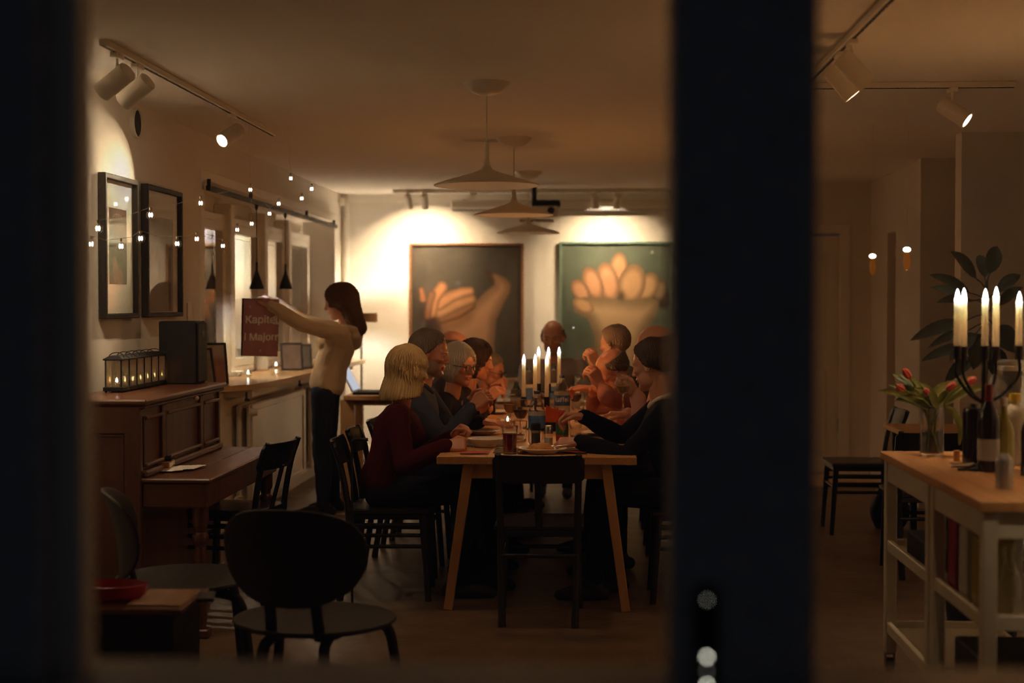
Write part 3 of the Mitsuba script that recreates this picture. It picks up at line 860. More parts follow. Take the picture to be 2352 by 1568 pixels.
# two black cone lamps over the counter on a rail
k = thing('lamp_rail', 'dark rail under the window lintel carrying two cone lamps', 'rail')
XLAMP = -2.30
ra, rb = at(478, 430, X=XLAMP), at(742, 523, X=XLAMP)
zr = 2.165
part(k, 'rail', beam((XLAMP, ra[1], zr), (XLAMP, 13.4, zr), .03, .03), 'black_metal')
for y in (ra[1] + .02, 10.0, 12.0, 13.3):
    part(k, 'clip', cone((XLAMP, y, zr), (XLAMP, y, LINT), .012), 'black_metal')
for px, py, zb, pw, lbl in ((590, 662, 1.565, 1.1, 'black cone lamp over the counter, nearer one above the raised hands'), (656, 666, 1.575, 1.3, 'black cone lamp over the counter, farther one with its lit rim')):
    p = at(px, py, X=XLAMP)
    k = thing('cone_lamp', lbl, 'pendant lamp', 'black cone lamps over the counter')
    c = (XLAMP, p[1], zb)
    part(k, 'hook', cone((XLAMP, p[1], zr), (XLAMP, p[1], zr - .05), .014, .008), 'black_metal')
    part(k, 'cord', cone((XLAMP, p[1], zr - .05), (XLAMP, p[1], zb + .17), .0028, n=8), 'black_metal')
    part(k, 'shade', lathe([(0, .19), (.008, .19), (.009, .13), (.013, .115), (.052, .006), (.053, 0), (.050, .001), (.012, .105), (0, .106)], c, 36), 'black_metal', 30)
    m = icosphere(3, .016)
    m.apply_translation((XLAMP, p[1], zb + .022))
    part(k, 'bulb', m, 'black_emit', True, emit=(LED * 1900 * pw, 1.2))


# ---------------------------------------------------------------- floor lamp, bar table with laptop
p = at(845, 729, Y=13.62)
px_ = at(830, 800, Y=13.62)[0]
k = thing('floor_lamp', 'slim floor lamp with a short dark drum shade at the far wall', 'floor lamp')
part(k, 'base', lathe([(0, 0), (.14, 0), (.14, .012), (.02, .022), (0, .022)], (px_, 13.62, 0), 40), 'black_metal', 40)
part(k, 'pole', cone((px_, 13.62, .02), (px_, 13.62, p[2] + .02), .008), 'black_metal', 30)
part(k, 'arm', cone((px_, 13.62, p[2]), (p[0], 13.62, p[2]), .005), 'black_metal', 30)
part(k, 'shade', lathe([(.083, -.04), (.086, -.04), (.086, .04), (.083, .04), (.083, -.04)], (p[0], 13.62, p[2]), 48), 'frame_brown', 40)
m = icosphere(3, .024)
m.apply_translation((p[0] + .03, 13.62, p[2]))
part(k, 'bulb', m, 'black_emit', True, emit=(LED2 * 1450, 2.6))
k = thing('bar_table', 'tall wooden side table with slab legs standing before the far wall', 'table')
tz = .80
a = at(790, 915, Y=10.62)
part(k, 'top', box(a[0], a[0] + .62, 10.60, 11.2, tz - .035, tz, .004), 'bar_wood')
part(k, 'leg', box(at(781, 1000, Y=10.65)[0], at(813, 1000, Y=10.65)[0], 10.66, 10.72, 0, tz - .035, .004), 'bar_wood')
part(k, 'leg', box(at(781, 1000, Y=10.65)[0], at(813, 1000, Y=10.65)[0], 11.06, 11.12, 0, tz - .035, .004), 'bar_wood')
part(k, 'leg', box(a[0] + .5, a[0] + .6, 10.66, 10.72, 0, tz - .035, .004), 'bar_wood')
part(k, 'leg', box(a[0] + .5, a[0] + .6, 11.06, 11.12, 0, tz - .035, .004), 'bar_wood')
part(k, 'rail', box(a[0] + .06, a[0] + .56, 10.68, 10.70, tz - .075, tz - .035, .002), 'bar_wood')
k = thing('laptop', 'open silver laptop seen from its side on the tall side table', 'laptop')
hx = at(822, 905, Y=10.85)[0]
part(k, 'base', box(hx - .02, hx + .23, 10.72, 11.04, tz + .002, tz + .018, .004), 'black_plastic')
part(k, 'screen', beam((hx - .02, 10.88, tz + .018), (hx - .115, 10.88, tz + .205), .32, .008, up=(1, 0, .5), b=.002), 'steel')
part(k, 'display', beam((hx - .0115, 10.88, tz + .03), (hx - .103, 10.88, tz + .198), .30, .002, up=(1, 0, .5), b=.0005), 'black_emit', emit=(V(.55, .6, .7) * .9, .1))
solo('notebook', 'thin dark notebook lying right of the laptop', 'notebook', box(hx + .25, hx + .38, 10.7, 10.95, tz + .001, tz + .016, .003), 'black_plastic')


# ---------------------------------------------------------------- dining tables
TZ, TX0, TX1 = .74, -.722, .229
for i, (y0, y1, l) in enumerate(((7.0, 9.12, 'near oak dining table with splayed square legs, laid for dinner'), (9.125, 11.2, 'far oak dining table pushed against the end of the near one'))):
    k = thing('dining_table', l, 'table')
    n = 4
    for j in range(n):
        w = (TX1 - TX0) / n
        part(k, 'top_board', box(TX0 + j * w, TX0 + (j + 1) * w - .0006, y0, y1, TZ - .038, TZ, .003), 'table_wood')
    xl, xr = TX0 + .145, TX1 - .145
    for x, sx in ((xl, -1), (xr, 1)):
        for y, sy in ((y0 + .11, -1), (y1 - .11, 1)):
            part(k, 'leg', beam((x + sx * .095, y + sy * .07, 0), (x, y, TZ - .038), .042, .040, up=(0, 1, 0), b=.003, w1=.050, h1=.046), 'table_leg_wood')
    for y in (y0 + .125, y1 - .125):
        part(k, 'apron', box(xl, xr, y - .011, y + .011, TZ - .118, TZ - .038, .002), 'table_wood')
    for x in (xl, xr):
        part(k, 'apron', box(x - .011, x + .011, y0 + .12, y1 - .12, TZ - .118, TZ - .038, .002), 'table_wood')


# ---------------------------------------------------------------- black dining chairs
def chair_parts():
    """Seat centre at the origin, the sitter looks along +x."""
    P = []
    a = np.linspace(-1, 1, 13)
    seat = []
    for z, e in ((.432, .012), (.437, 0), (.452, 0), (.458, .012)):
        seat += [(x, y, z) for x in (-.19 + e, .205 - e) for y in (-.205 + e, .205 - e)]
    P.append(('seat', hull(seat + [(.222 - .012, y, z) for y in (-.12, .12) for z in (.437, .452)]), 'black_wood_seat'))
    for s in (-1, 1):
        back = bez((-.235, s * .165, 0), (-.195, s * .172, .25), (-.19, s * .175, .44), (-.225, s * .180, .66), (-.268, s * .182, .79), n=7)
        P.append(('back_post', tube(back, np.linspace(.0175, .015, len(back)), 8), 'black_lacquer'))
        P.append(('front_leg', cone((.205, s * .185, 0), (.175, s * .172, .435), .0145, .0185, 12), 'black_lacquer'))
        for z, r in ((.375, .010), (.325, .010), (.27, .010)):
            P.append(('stretcher', cone((-.195, s * .172, z), (.185, s * .176, z), r, n=10), 'black_lacquer'))
    # curved back rail
    def rail(z0, z1, xo, hw, t):
        v = []
        for x_off in (0, t):
            for zz, e in ((z0, .02), (z0 + .022, 0), (z1 - .022, 0), (z1, .02)):
                for u in a:
                    v.append((xo - .035 * (1 - u * u) + x_off - (zz - z0) * .32, u * (hw - e), zz))
        m = len(a)
        f = []
        for i in range(3):
            for j in range(m - 1):
                o = i * m + j
                f += [(o, o + 1, o + m + 1), (o, o + m + 1, o + m)]
                q = o + 4 * m
                f += [(q, q + m + 1, q + 1), (q, q + m, q + m + 1)]
        edge = [i * m for i in range(4)] + [3 * m + j for j in range(1, m)] + [i * m + m - 1 for i in (2, 1, 0)] + [j for j in range(m - 2, 0, -1)]
        for p, q in zip(edge, edge[1:] + edge[:1]):
            f += [(p, q, q + 4 * m), (p, q + 4 * m, p + 4 * m)]
        tm = trimesh.Trimesh(v, f, process=False)
        tm.fix_normals()
        return tm
    P.append(('back_rail', rail(.655, .785, -.222, .208, .014), 'black_lacquer'))
    P.append(('back_stile', beam((-.20, 0, .45), (-.262, 0, .67), .034, .012, up=(1, 0, 0), b=.003), 'black_lacquer'))
    P.append(('stretcher', cone((.185, -.176, .30), (.185, .176, .30), .010, n=10), 'black_lacquer'))
    P.append(('stretcher', cone((-.20, -.172, .32), (-.20, .172, .32), .010, n=10), 'black_lacquer'))
    P.append(('seat_frame', cat([box(-.185, .19, -.185, -.165, .405, .434, .003), box(-.185, .19, .165, .185, .405, .434, .003), box(-.19, -.17, -.18, .18, .405, .434, .003), box(.175, .195, -.18, .18, .405, .434, .003)]), 'black_lacquer'))
    return P


mat('black_wood_seat', (.012, .011, .013), .3)
CHAIR = chair_parts()


def chair(x, y, rz, label, group='black dining chairs around the tables'):
    k = thing('dining_chair', label, 'chair', group)
    for n, m, mt in CHAIR:
        part(k, n, xf(m, (x, y, 0), rz), mt, 40)
    return k


chair(-.225, 6.90, math.pi / 2, 'empty black chair pushed in at the near end of the table')
SEATS = {}


# ---------------------------------------------------------------- tableware
mat('red_wine', (.035, .004, .006), .12)
mat('beer', (.16, .012, .012), .15)
mat('white_wine', (.62, .38, .10), .12, spec_trans=.6, eta=1.33) if False else mat('white_wine', (.50, .32, .09), .15)
mat('foam', (.75, .62, .45), .7)
mat('label_blue', (.06, .13, .30), .45)
mat('label_pale', (.42, .40, .36), .5)
mat('label_white', (.80, .78, .74), .5)
mat('cap_blue', (.02, .03, .09), .4)
mat('cap_red', (.42, .03, .02), .35)
mat('label_green', (.03, .13, .04), .4)
mat('red_paper', (.38, .03, .035), .7)
mat('orange_paper', (.62, .10, .02), .6)
mat('pepper', (.03, .02, .016), .6)
mat('salt', (.60, .56, .50), .6)
mat('bottle_green', (.01, .025, .012), .15)
mat('pasta', mottled((.48, .17, .03), (.62, .32, .09), 60.0), .5)
def weave(p, n, uv):
    q = mikit.smoothstep(-.2, .5, dr.sin(p.x * 900) * dr.sin(p.y * 900))
    return mikit.mix((.035, .025, .02), (.10, .075, .055), q)
mat('placemat_weave', mikit.proc(weave), .8)


def tp(px, py):
    p = at(px, py, Z=TZ)
    return p[0], p[1]


def plate(px, py, r, h, label, food=None, bowl=False, name='plate'):
    x, y = tp(px, py)
    k = thing(name, label, 'plate' if not bowl else 'bowl', 'white plates on the tables')
    part(k, 'body', lathe([(0, 0), (r * .55, 0), (r * .6, .004), (r * .8, h * .7), (r, h), (r - .004, h + .003), (r * .78, h * .72 + .004), (r * .55, .006), (0, .006)], (x, y, TZ + .003), 40), 'porcelain', 40)
    if food:
        m = icosphere(4, 1.0)
        v = np.array(m.vertices)
        d = 1 + .35 * (meshkit.fbm(v * 3.5 + px, 3, 2) - .5)
        part(k, 'food', trimesh.Trimesh(v * d[:, None] * (r * .55, r * .5, .038) + (x - .005, y, TZ + .014), m.faces, process=False), food, True)
    return k, x, y


def wineglass(px, py, liquid, label, x=None, y=None, z=TZ, s=1.0, fill=.5, tilt=None):
    if x is None:
        x, y = tp(px, py)
    k = thing('wine_glass', label, 'wine glass', 'wine glasses on the tables')
    bowl_o = [(.006, .085), (.024, .096), (.036, .118), (.040, .14), (.038, .165), (.032, .198)]
    prof = [(0, .0), (.034, .0), (.034, .002), (.008, .006), (.0042, .02), (.004, .07)] + bowl_o + [(r - .0012, zz) for r, zz in bowl_o[::-1][:-1]] + [(0, .090)]
    zt = .10 + .07 * fill
    liq = [(0, .0905)] + [(r - .0025, zz) for r, zz in bowl_o if .088 < zz < zt] + [(np.interp(zt, [b[1] for b in bowl_o], [b[0] for b in bowl_o]) - .0025, zt), (0, zt)]
    for n, p, mt in (('glass', prof, 'solid_glass'), ('wine', liq, liquid)):
        m = lathe(np.array(p) * s, (0, 0, 0), 32)
        if tilt is not None:
            m.apply_transform(trimesh.transformations.rotation_matrix(tilt[0], tilt[1], (0, 0, .12)))
        m.apply_translation((x, y, z + .002))
        part(k, n, m, mt, 40)
    return k


def tumbler(px, py, r, h, label, liquid=None, fill=.6, foam=False, name='glass', x=None, y=None, z=TZ):
    if x is None:
        x, y = tp(px, py)
    k = thing(name, label, 'glass', 'drinking glasses on the tables')
    part(k, 'glass', lathe([(0, 0), (r * .82, 0), (r, h), (r - .0018, h), (r * .82 - .002, .008), (0, .008)], (x, y, z + .001), 32), 'solid_glass', 40)
    if liquid:
        zf = h * fill
        rr = r * .82 + (r * .18) * fill - .003
        part(k, 'drink', lathe([(0, .009), (r * .82 - .003, .009), (rr, zf), (0, zf)], (x, y, z + .001), 32), liquid, 40)
        if foam:
            part(k, 'foam', lathe([(0, zf), (rr, zf), (rr + .0004, zf + .006), (0, zf + .007)], (x, y, z + .001), 32), 'foam', 40)
    return k


def bend_text(text, h, r, c, z, ang, bold=True, mt='label_white', parent=None):
    m = meshkit.text_mesh(text, h, .0006, bold)
    v = np.array(m.vertices)
    w = v[:, 0].max() + v[:, 0].min()
    a = ang + (v[:, 0] - w / 2) / r
    rr = r + .0004 + v[:, 2]
    v = np.stack([c[0] + rr * np.cos(a), c[1] + rr * np.sin(a), z + v[:, 1]], 1)
    part(parent, 'lettering', trimesh.Trimesh(v, m.faces, process=False), mt)


def water_bottle(px, py, h, label, lz=(.09, .165), text=None, r=.044, x=None, y=None, full=.6):
    if x is None:
        x, y = tp(px, py)
    k = thing('water_bottle', label, 'bottle', 'clear plastic water bottles on the tables')
    o = [(0, 0), (r * .8, 0), (r, .012), (r, h * .58), (r * .98, h * .64), (r * .78, h * .76), (r * .45, h * .86), (.0135, h * .91), (.013, h * .955)]
    inn = [(max(q - .0014, 0), zz + (.0014 if i_ < 2 else 0)) for i_, (q, zz) in enumerate(o)]
    part(k, 'bottle', lathe(o + inn[::-1], (x, y, TZ + .001), 36), 'solid_glass', 40)
    part(k, 'cap', lathe([(.0135, h * .945), (.0155, h * .947), (.0155, h), (.013, h * 1.006), (0, h * 1.006)], (x, y, TZ), 24), 'cap_blue', 40)
    part(k, 'ring', lathe([(.0135, h * .925), (.0165, h * .928), (.0165, h * .938), (.0135, h * .94)], (x, y, TZ), 24), 'lamp_white', 40)
    part(k, 'label_band', lathe([(r + .0006, lz[0]), (r + .0006, lz[1])], (x, y, TZ), 40), 'label_blue', True)
    part(k, 'pale_band', lathe([(r + .0005, lz[1]), (r * .995 + .0006, lz[1] + .022)], (x, y, TZ), 40), 'label_pale', True)
    if text:
        bend_text(text, .026, r + .0008, (x, y), TZ + (lz[0] + lz[1]) / 2 - .006, math.atan2(-y, -x), parent=k)
    return k


# placemats and near settings
def placemat(px, py, w, d, label):
    x, y = tp(px, py)
    solo('placemat', label, 'placemat', box(x - w / 2, x + w / 2, y - d / 2, y + d / 2, TZ, TZ + .003, .001), 'placemat_weave', group='woven placemats')


for a in ((1236, 1035, .43, .26, 'dark woven placemat under the plate of food at the near table end'), (1112, 1018, .26, .34, 'dark woven placemat before the blond diner'),
          (1378, 1003, .26, .34, 'dark woven placemat before the dark jacketed diner'), (1128, 972, .26, .33, 'dark woven placemat under the left second plate')):
    placemat(*a)
plate(1245, 1041, .122, .024, 'white plate heaped with orange food at the near table end', 'pasta')
plate(1115, 1026, .095, .040, 'white bowl in front of the blond diner', None, True, 'bowl')
plate(1110, 998, .095, .022, 'white plate behind the blond diner\'s hands', None)
plate(1385, 1000, .115, .018, 'white plate under the dark jacket sleeve on the right', None)
plate(1128, 972, .11, .016, 'white plate second along the left side of the table', 'pasta')
plate(1135, 950, .11, .016, 'white plate third along the left side of the table', None)
plate(1375, 944, .12, .016, 'white plate before the bald leaning diner', 'pasta')
plate(1368, 928, .12, .016, 'white plate far along the right side of the table', None)
plate(1160, 926, .11, .016, 'white plate far along the left side of the table', None)


def cutlery(p0, p1, label, kind='fork'):
    k = thing(kind, label, kind)
    p0, p1 = np.asarray(p0, float), np.asarray(p1, float)
    d, s, u = frame_of(p1 - p0)
    L = np.linalg.norm(p1 - p0)
    part(k, 'handle', beam(p0, p0 + d * L * .68, .009, .003, b=.0008, w1=.006, h1=.003), 'chrome')
    if kind == 'fork':
        part(k, 'head', beam(p0 + d * L * .66, p0 + d * L * .78, .008, .003, b=.0008, w1=.022, h1=.003), 'chrome')
        for i in range(4):
            o = s * (-.009 + .006 * i)
            part(k, 'tine', beam(p0 + d * L * .77 + o, p1 + o * .9, .003, .002, b=.0005), 'chrome')
    else:
        part(k, 'blade', beam(p0 + d * L * .66, p1, .014, .002, b=.0005, w1=.008), 'chrome')


x, y = tp(1245, 1041)
cutlery((x + .135, y - .02, TZ + .045), (x + .03, y - .01, TZ + .034), 'fork resting on the plate of food at the near end', 'fork')
x, y = tp(1088, 1036)
cutlery((x - .06, y - .03, TZ + .006), (x + .08, y + .02, TZ + .006), 'table knife on the red napkin before the blond diner', 'knife')


def napkin(px, py, w, d, rz, label, mt='red_paper'):
    x, y = tp(px, py)
    g = rect_sheet((-w / 2, -d / 2, 0), (w, 0, 0), (0, d, 0), 10, 10)
    v = np.array(g.vertices)
    v[:, 2] = .004 + .008 * meshkit.fbm(v * 20 + px, 3, 1)
    solo('napkin', label, 'napkin', xf(trimesh.Trimesh(v, g.faces, process=False), (x, y, TZ), rz), mt, True, group='paper napkins')


napkin(1090, 1042, .14, .08, .15, 'dark red napkin at the near left table corner')
napkin(1322, 1040, .11, .12, -.1, 'dark red napkin under the hand at the near right of the table')
# orange paper packet standing behind the mills
x, y = tp(1264, 992)
k = thing('napkin_stack', 'orange red paper napkins standing upright in a holder mid table', 'napkins')
part(k, 'holder', box(x - .05, x + .05, y + .05, y + .10, TZ, TZ + .05, .003), 'black_metal')
for i in range(4):
    part(k, 'napkin', hull([(x - .045 + .01 * i, y + .058 + i * .01, TZ + .01), (x + .04, y + .058 + i * .01, TZ + .01), (x - .025 + .012 * i, y + .058 + i * .01, TZ + .15 - .012 * i), (x + .045, y + .06 + i * .01, TZ + .11 + .008 * i),
                            (x - .045 + .01 * i, y + .061 + i * .01, TZ + .01), (x + .04, y + .061 + i * .01, TZ + .01), (x - .025 + .012 * i, y + .061 + i * .01, TZ + .15 - .012 * i)]), 'orange_paper')
tumbler(1171, 1042, .038, .135, 'glass of dark red drink with a pale head near the table end', 'beer', .72, True, 'beer_glass')
tumbler(1195, 1012, .038, .105, 'empty clear tumbler behind the glass of red drink')
tumbler(1322, 1004, .034, .075, 'small clear tumbler beside the hand right of the mills', name='glass')
tumbler(1330, 968, .034, .10, 'clear tumbler behind the reaching hand on the right')
wineglass(1196, 1000, 'red_wine', 'glass of red wine left of the near water bottle', s=1.0, fill=.55)
wineglass(1172, 985, 'white_wine', 'glass of white wine glowing amber on the left of the table', fill=.6)
wineglass(1186, 968, 'white_wine', 'second amber wine glass behind the first on the left of the table', fill=.4)
wineglass(1322, 956, 'red_wine', 'glass of red wine right of the far water bottle', fill=.55)
wineglass(1268, 930, 'white_wine', 'wine glass far along the middle of the table', fill=.3)
wineglass(1345, 925, 'red_wine', 'glass of red wine far along the right side', fill=.3)
water_bottle(1233, 1020, .275, 'nearest clear water bottle with a blue label, in front of the candles', (.085, .150), None)
water_bottle(1291, 984, .31, 'clear water bottle with white lettering on its blue label, right of the candles', (.135, .195), 'taffel', r=.046)
water_bottle(1214, 948, .30, 'far water bottle with a dark cap behind the left candle', (.09, .17))
water_bottle(1272, 944, .30, 'far water bottle just behind the right candles', (.09, .17))
x, y = tp(1186, 944)
k = thing('wine_bottle', 'dark green wine bottle at the left of the candles', 'bottle')
part(k, 'bottle', lathe([(0, 0), (.034, 0), (.037, .005), (.037, .11), (.034, .14), (.016, .175), (.014, .20), (0, .20)], (x, y, TZ), 28), 'bottle_green', 40)
part(k, 'label_band', lathe([(.0375, .03), (.0375, .095)], (x, y, TZ), 28), 'label_pale', True)
x, y = tp(1327, 940)
k = thing('carafe', 'tall clear glass carafe far right of the candles', 'carafe')
part(k, 'glass', lathe([(0, 0), (.042, 0), (.044, .01), (.042, .10), (.020, .16), (.016, .21), (.020, .24), (.0185, .24), (.0145, .21), (.04, .10), (.04, .01), (0, .01)], (x, y, TZ), 30), 'solid_glass', 40)
# mills, sauce bottle, tealight
x, y = tp(1231, 1026)
k = thing('pepper_mill', 'dark glass pepper mill with a black cap in front of the water bottle', 'pepper mill')
part(k, 'jar', lathe([(0, 0), (.0215, 0), (.0225, .004), (.0225, .072), (.02, .076), (0, .076)], (x, y - .02, TZ), 28), 'pepper', 40)
part(k, 'collar', lathe([(.0235, .074), (.0235, .086), (0, .087)], (x, y - .02, TZ), 28), 'steel', 40)
part(k, 'cap', lathe([(.0235, .086), (.0245, .09), (.0235, .118), (.018, .124), (0, .124)], (x, y - .02, TZ), 28), 'black_plastic', 40)
x, y = tp(1260, 1027)
k = thing('salt_mill', 'clear salt mill with a grey cap right of the pepper mill', 'salt mill')
part(k, 'jar', lathe([(0, 0), (.0215, 0), (.0225, .004), (.0225, .072), (.02, .076)], (x, y - .02, TZ), 28), 'clear_glass', 40)
part(k, 'salt', lathe([(0, .003), (.020, .003), (.020, .052), (0, .055)], (x, y - .02, TZ), 28), 'salt', 40)
part(k, 'collar', lathe([(.0235, .072), (.0235, .079), (.021, .079)], (x, y - .02, TZ), 28), 'brass', 40)
part(k, 'cap', lathe([(.0225, .079), (.0225, .105), (.017, .112), (0, .112)], (x, y - .02, TZ), 28), 'steel', 40)
xs, ys = tp(1291, 1014)
k = thing('sauce_bottle', 'bottle with a red cap and green label held by the man in the dark jacket', 'bottle')
part(k, 'bottle', lathe([(0, 0), (.030, 0), (.033, .006), (.033, .095), (.026, .12), (.016, .135), (0, .135)], (xs, ys, TZ), 30), 'cap_red', 40)
part(k, 'label_band', lathe([(.0335, .035), (.0335, .093)], (xs, ys, TZ), 30), 'label_green', True)
part(k, 'cap', lathe([(.018, .128), (.020, .132), (.019, .158), (.012, .168), (0, .168)], (xs, ys, TZ), 24), 'cap_red', 40)
a = np.linspace(0, np.pi, 12)
ac = math.atan2(-ys, -xs)
for r0 in (.006, .011):
    pts = np.array([(xs + .0342 * math.cos(ac + r0 * math.cos(t) / .034 * 1.0), ys + .0342 * math.sin(ac + r0 * math.cos(t) / .034), TZ + .052 + 1.5 * r0 * math.sin(t)) for t in a])
    part(k, 'emblem', tube(pts, .0008, 5), 'label_pale', True)
x, y = tp(1198, 1041)
k = thing('tealight', 'low gold tealight cup at the near edge of the table', 'tealight', 'tealight glasses')
part(k, 'cup', lathe([(0, 0), (.017, 0), (.020, .016), (.0185, .016), (.016, .004), (0, .004)], (x, y, TZ + .003), 24), 'brass', 40)
part(k, 'wax', lathe([(.0165, .009), (0, .010)], (x, y, TZ + .003), 24), 'candle_wax', 40)
x, y = tp(1166, 975)
tealight(x, y, TZ, 'burning tealight glass between the amber wine glasses', 150, r=.024, h=.04)
x, y = tp(1180, 938)
tealight(x, y, TZ, 'burning tealight glass far along the left of the table', 110)


# ---------------------------------------------------------------- candelabra
def candle_stick(parent, x, y, z0, z1, top, w):
    c = part(parent, 'candle', lathe([(0, z0), (.0120, z0), (.0125, z0 + .004), (.0112, z1 - .004), (.0100, z1)], (x, y, 0), 20), 'candle_wax_lit', 40)
    put(numbered(c + '__wick'), cone((x, y, z1 - .004), (x + .001, y, z1 + .008), .0009, n=6), 'black_metal')
    put(numbered(c + '__flame'), flame((x + .0005, y, z1 + .004), .040, .0085), 'black_emit', True, emit=(FLAME * top, w))


# wax glows through near the flame: a translucent body
scene['candle_wax_lit'] = {'type': 'principledthin', 'base_color': {'type': 'rgb', 'value': [.97, .93, .82]}, 'roughness': .5, 'diff_trans': 1.2, 'eta': 1.4}


def candelabrum(y, pxs, py_top, zb, label, glow):
    k = thing('candle_holder', label, 'candle holder', 'black three armed candle holders on the table')
    xs_ = [at(p, py_top, Y=y)[0] for p in pxs]
    zt = at(pxs[0], py_top, Y=y)[2]
    xm = xs_[1]
    part(k, 'foot', lathe([(0, 0), (.055, 0), (.055, .006), (.012, .014), (0, .014)], (xm, y, TZ), 32), 'black_metal', 40)
    part(k, 'stem', cone((xm, y, TZ + .01), (xm, y, zb - .05), .008), 'black_metal', 30)
    part(k, 'bar', beam((xs_[0] - .012, y, zb - .05), (xs_[2] + .012, y, zb - .05), .016, .010), 'black_metal')
    for x in xs_:
        part(k, 'socket', lathe([(0, -.05), (.0155, -.05), (.0155, .003), (.0128, .003), (.0128, -.012), (0, -.012)], (x, y, zb), 20), 'black_metal', 40)
    for x in xs_:
        kk = thing('candle', 'tall white lit candle, %s of the %s three on the table' % (('left', 'middle', 'right')[xs_.index(x)], 'front' if y < 9 else 'rear'), 'candle', 'lit candles on the table')
        candle_stick(kk, x, y, zb - .012, zt - .0, glow, .75)


candelabrum(8.52, (1203, 1229, 1256), 826, .925, 'black three armed candle holder in front, behind the nearest bottle', 430)
candelabrum(9.55, (1237, 1260, 1284), 808, .945, 'black three armed candle holder behind the front one', 430)


# ---------------------------------------------------------------- round-backed wooden chairs in the foreground
def oval_shell(w, h, t, bow, n=40, m=10, k=2.4):
    """A bowed superelliptic plywood panel in the yz plane, bulging towards -x, thickness t."""
    a = np.linspace(0, 2 * np.pi, n, endpoint=False)
    cy, cz = np.sign(np.cos(a)) * np.abs(np.cos(a)) ** (2 / k), np.sign(np.sin(a)) * np.abs(np.sin(a)) ** (2 / k)
    rings = [(0.0, 0)] + [(q, 0) for q in np.linspace(.12, .97, m)] + [(1.0, .35)]
    v, f = [], []

    def surf(side):
        base = len(v)
        for q, e in rings:
            for y, z in zip(cy * q * w / 2, cz * q * h / 2):
                x = bow * ((2 * y / w) ** 2) - .02 * (2 * z / h) ** 2
                v.append((x + side * t / 2 * (1 - e), y, z))
        for i in range(len(rings) - 1):
            for j in range(n):
                b = (j + 1) % n
                q = [base + i * n + j, base + i * n + b, base + (i + 1) * n + b, base + (i + 1) * n + j]
                f.extend([(q[0], q[1], q[2]), (q[0], q[2], q[3])] if side > 0 else [(q[0], q[2], q[1]), (q[0], q[3], q[2])])
        return base + (len(rings) - 1) * n
    e0, e1 = surf(-1), surf(1)
    for j in range(n):
        b = (j + 1) % n
        f.extend([(e0 + j, e1 + j, e1 + b), (e0 + j, e1 + b, e0 + b)])
    tm = trimesh.Trimesh(v, f, process=True)
    tm.update_faces(tm.nondegenerate_faces())
    tm.fix_normals()
    return tm


def grain_fn(p, n, uv):
    r = dr.sqrt(dr.square((p.x + .86) * 1.0) + dr.square((p.z - .52) * .55)) * 160 + 7 * mikit.fbm(p.x * 9, p.y * 9, p.z * 5) + 2.5 * mikit.noise(p.x * 60, 0., p.z * 22)
    return .00045 * (.5 + .5 * dr.sin(r)) + .0002 * mikit.noise(p.x * 500, p.y * 500, p.z * 60)


scene['grained_black'] = {'type': 'bumpmap', 'arbitrary': mikit.proc(grain_fn, 6e-4), 'scale': 1.0,
                          'b': {'type': 'principled', 'base_color': {'type': 'rgb', 'value': [.016, .013, .011]}, 'roughness': .5, 'specular': .22}}


def lounge_chair(x, y, rz, label, sz=.435, bz=.64):
    """A low chair with an oval back and a round seat; the sitter looks along +x."""
    k = thing('round_back_chair', label, 'chair', 'dark wooden chairs with round backs')
    def p(name, m, mt='black_wood', sm=40):
        part(k, name, xf(m, (x, y, 0), rz), mt, sm)
    b = oval_shell(.505, .34, .014, .075)
    b.apply_transform(trimesh.transformations.rotation_matrix(-.20, (0, 1, 0)))
    b.apply_translation((-.235, 0, bz))
    p('backrest', b, 'grained_black')
    s = lathe([(0, -.010), (.12, -.012), (.22, -.008), (.272, .006), (.283, .014), (.280, .022), (.262, .018), (.20, .006), (.10, .002), (0, 0)], (0, 0, 0), 56)
    v = np.array(s.vertices)
    v[:, 0] *= .94
    s = trimesh.Trimesh(v + (0.02, 0, sz), s.faces, process=False)
    p('seat', s, 'black_wood')
    for sgn in (-1, 1):
        p('back_support', beam((-.16, sgn * .085, sz - .02), (-.225, sgn * .075, bz + .02), .038, .016, up=(1, 0, 0), b=.004), 'black_wood')
        path = bez((.05, sgn * .07, sz - .022), (.17, sgn * .17, sz - .026), (.215, sgn * .205, sz - .06), (.235, sgn * .222, sz - .18), (.255, sgn * .24, 0), n=8)
        p('front_leg', tube(path, .0185, 10), 'black_wood')
        path = bez((-.02, sgn * .08, sz - .022), (-.14, sgn * .10, sz - .026), (-.185, sgn * .108, sz - .06), (-.205, sgn * .115, sz - .18), (-.235, sgn * .125, 0), n=8)
        p('rear_leg', tube(path, .0195, 10), 'black_wood')
    p('cross_bar', beam((-.04, -.11, sz - .025), (-.04, .11, sz - .025), .05, .02, b=.003), 'black_wood')


lounge_chair(-.945, 5.02, math.radians(80), 'large dark chair with an oval grained back, in the foreground', sz=.365, bz=.635)
lounge_chair(-1.57, 5.60, math.radians(18), 'dim round backed chair behind the foreground one, beside the piano', sz=.395, bz=.60)
chair(at(625, 1100, Y=7.35)[0] - .18, 7.30, math.radians(168), 'black chair standing at the piano keyboard', 'black dining chairs around the tables')

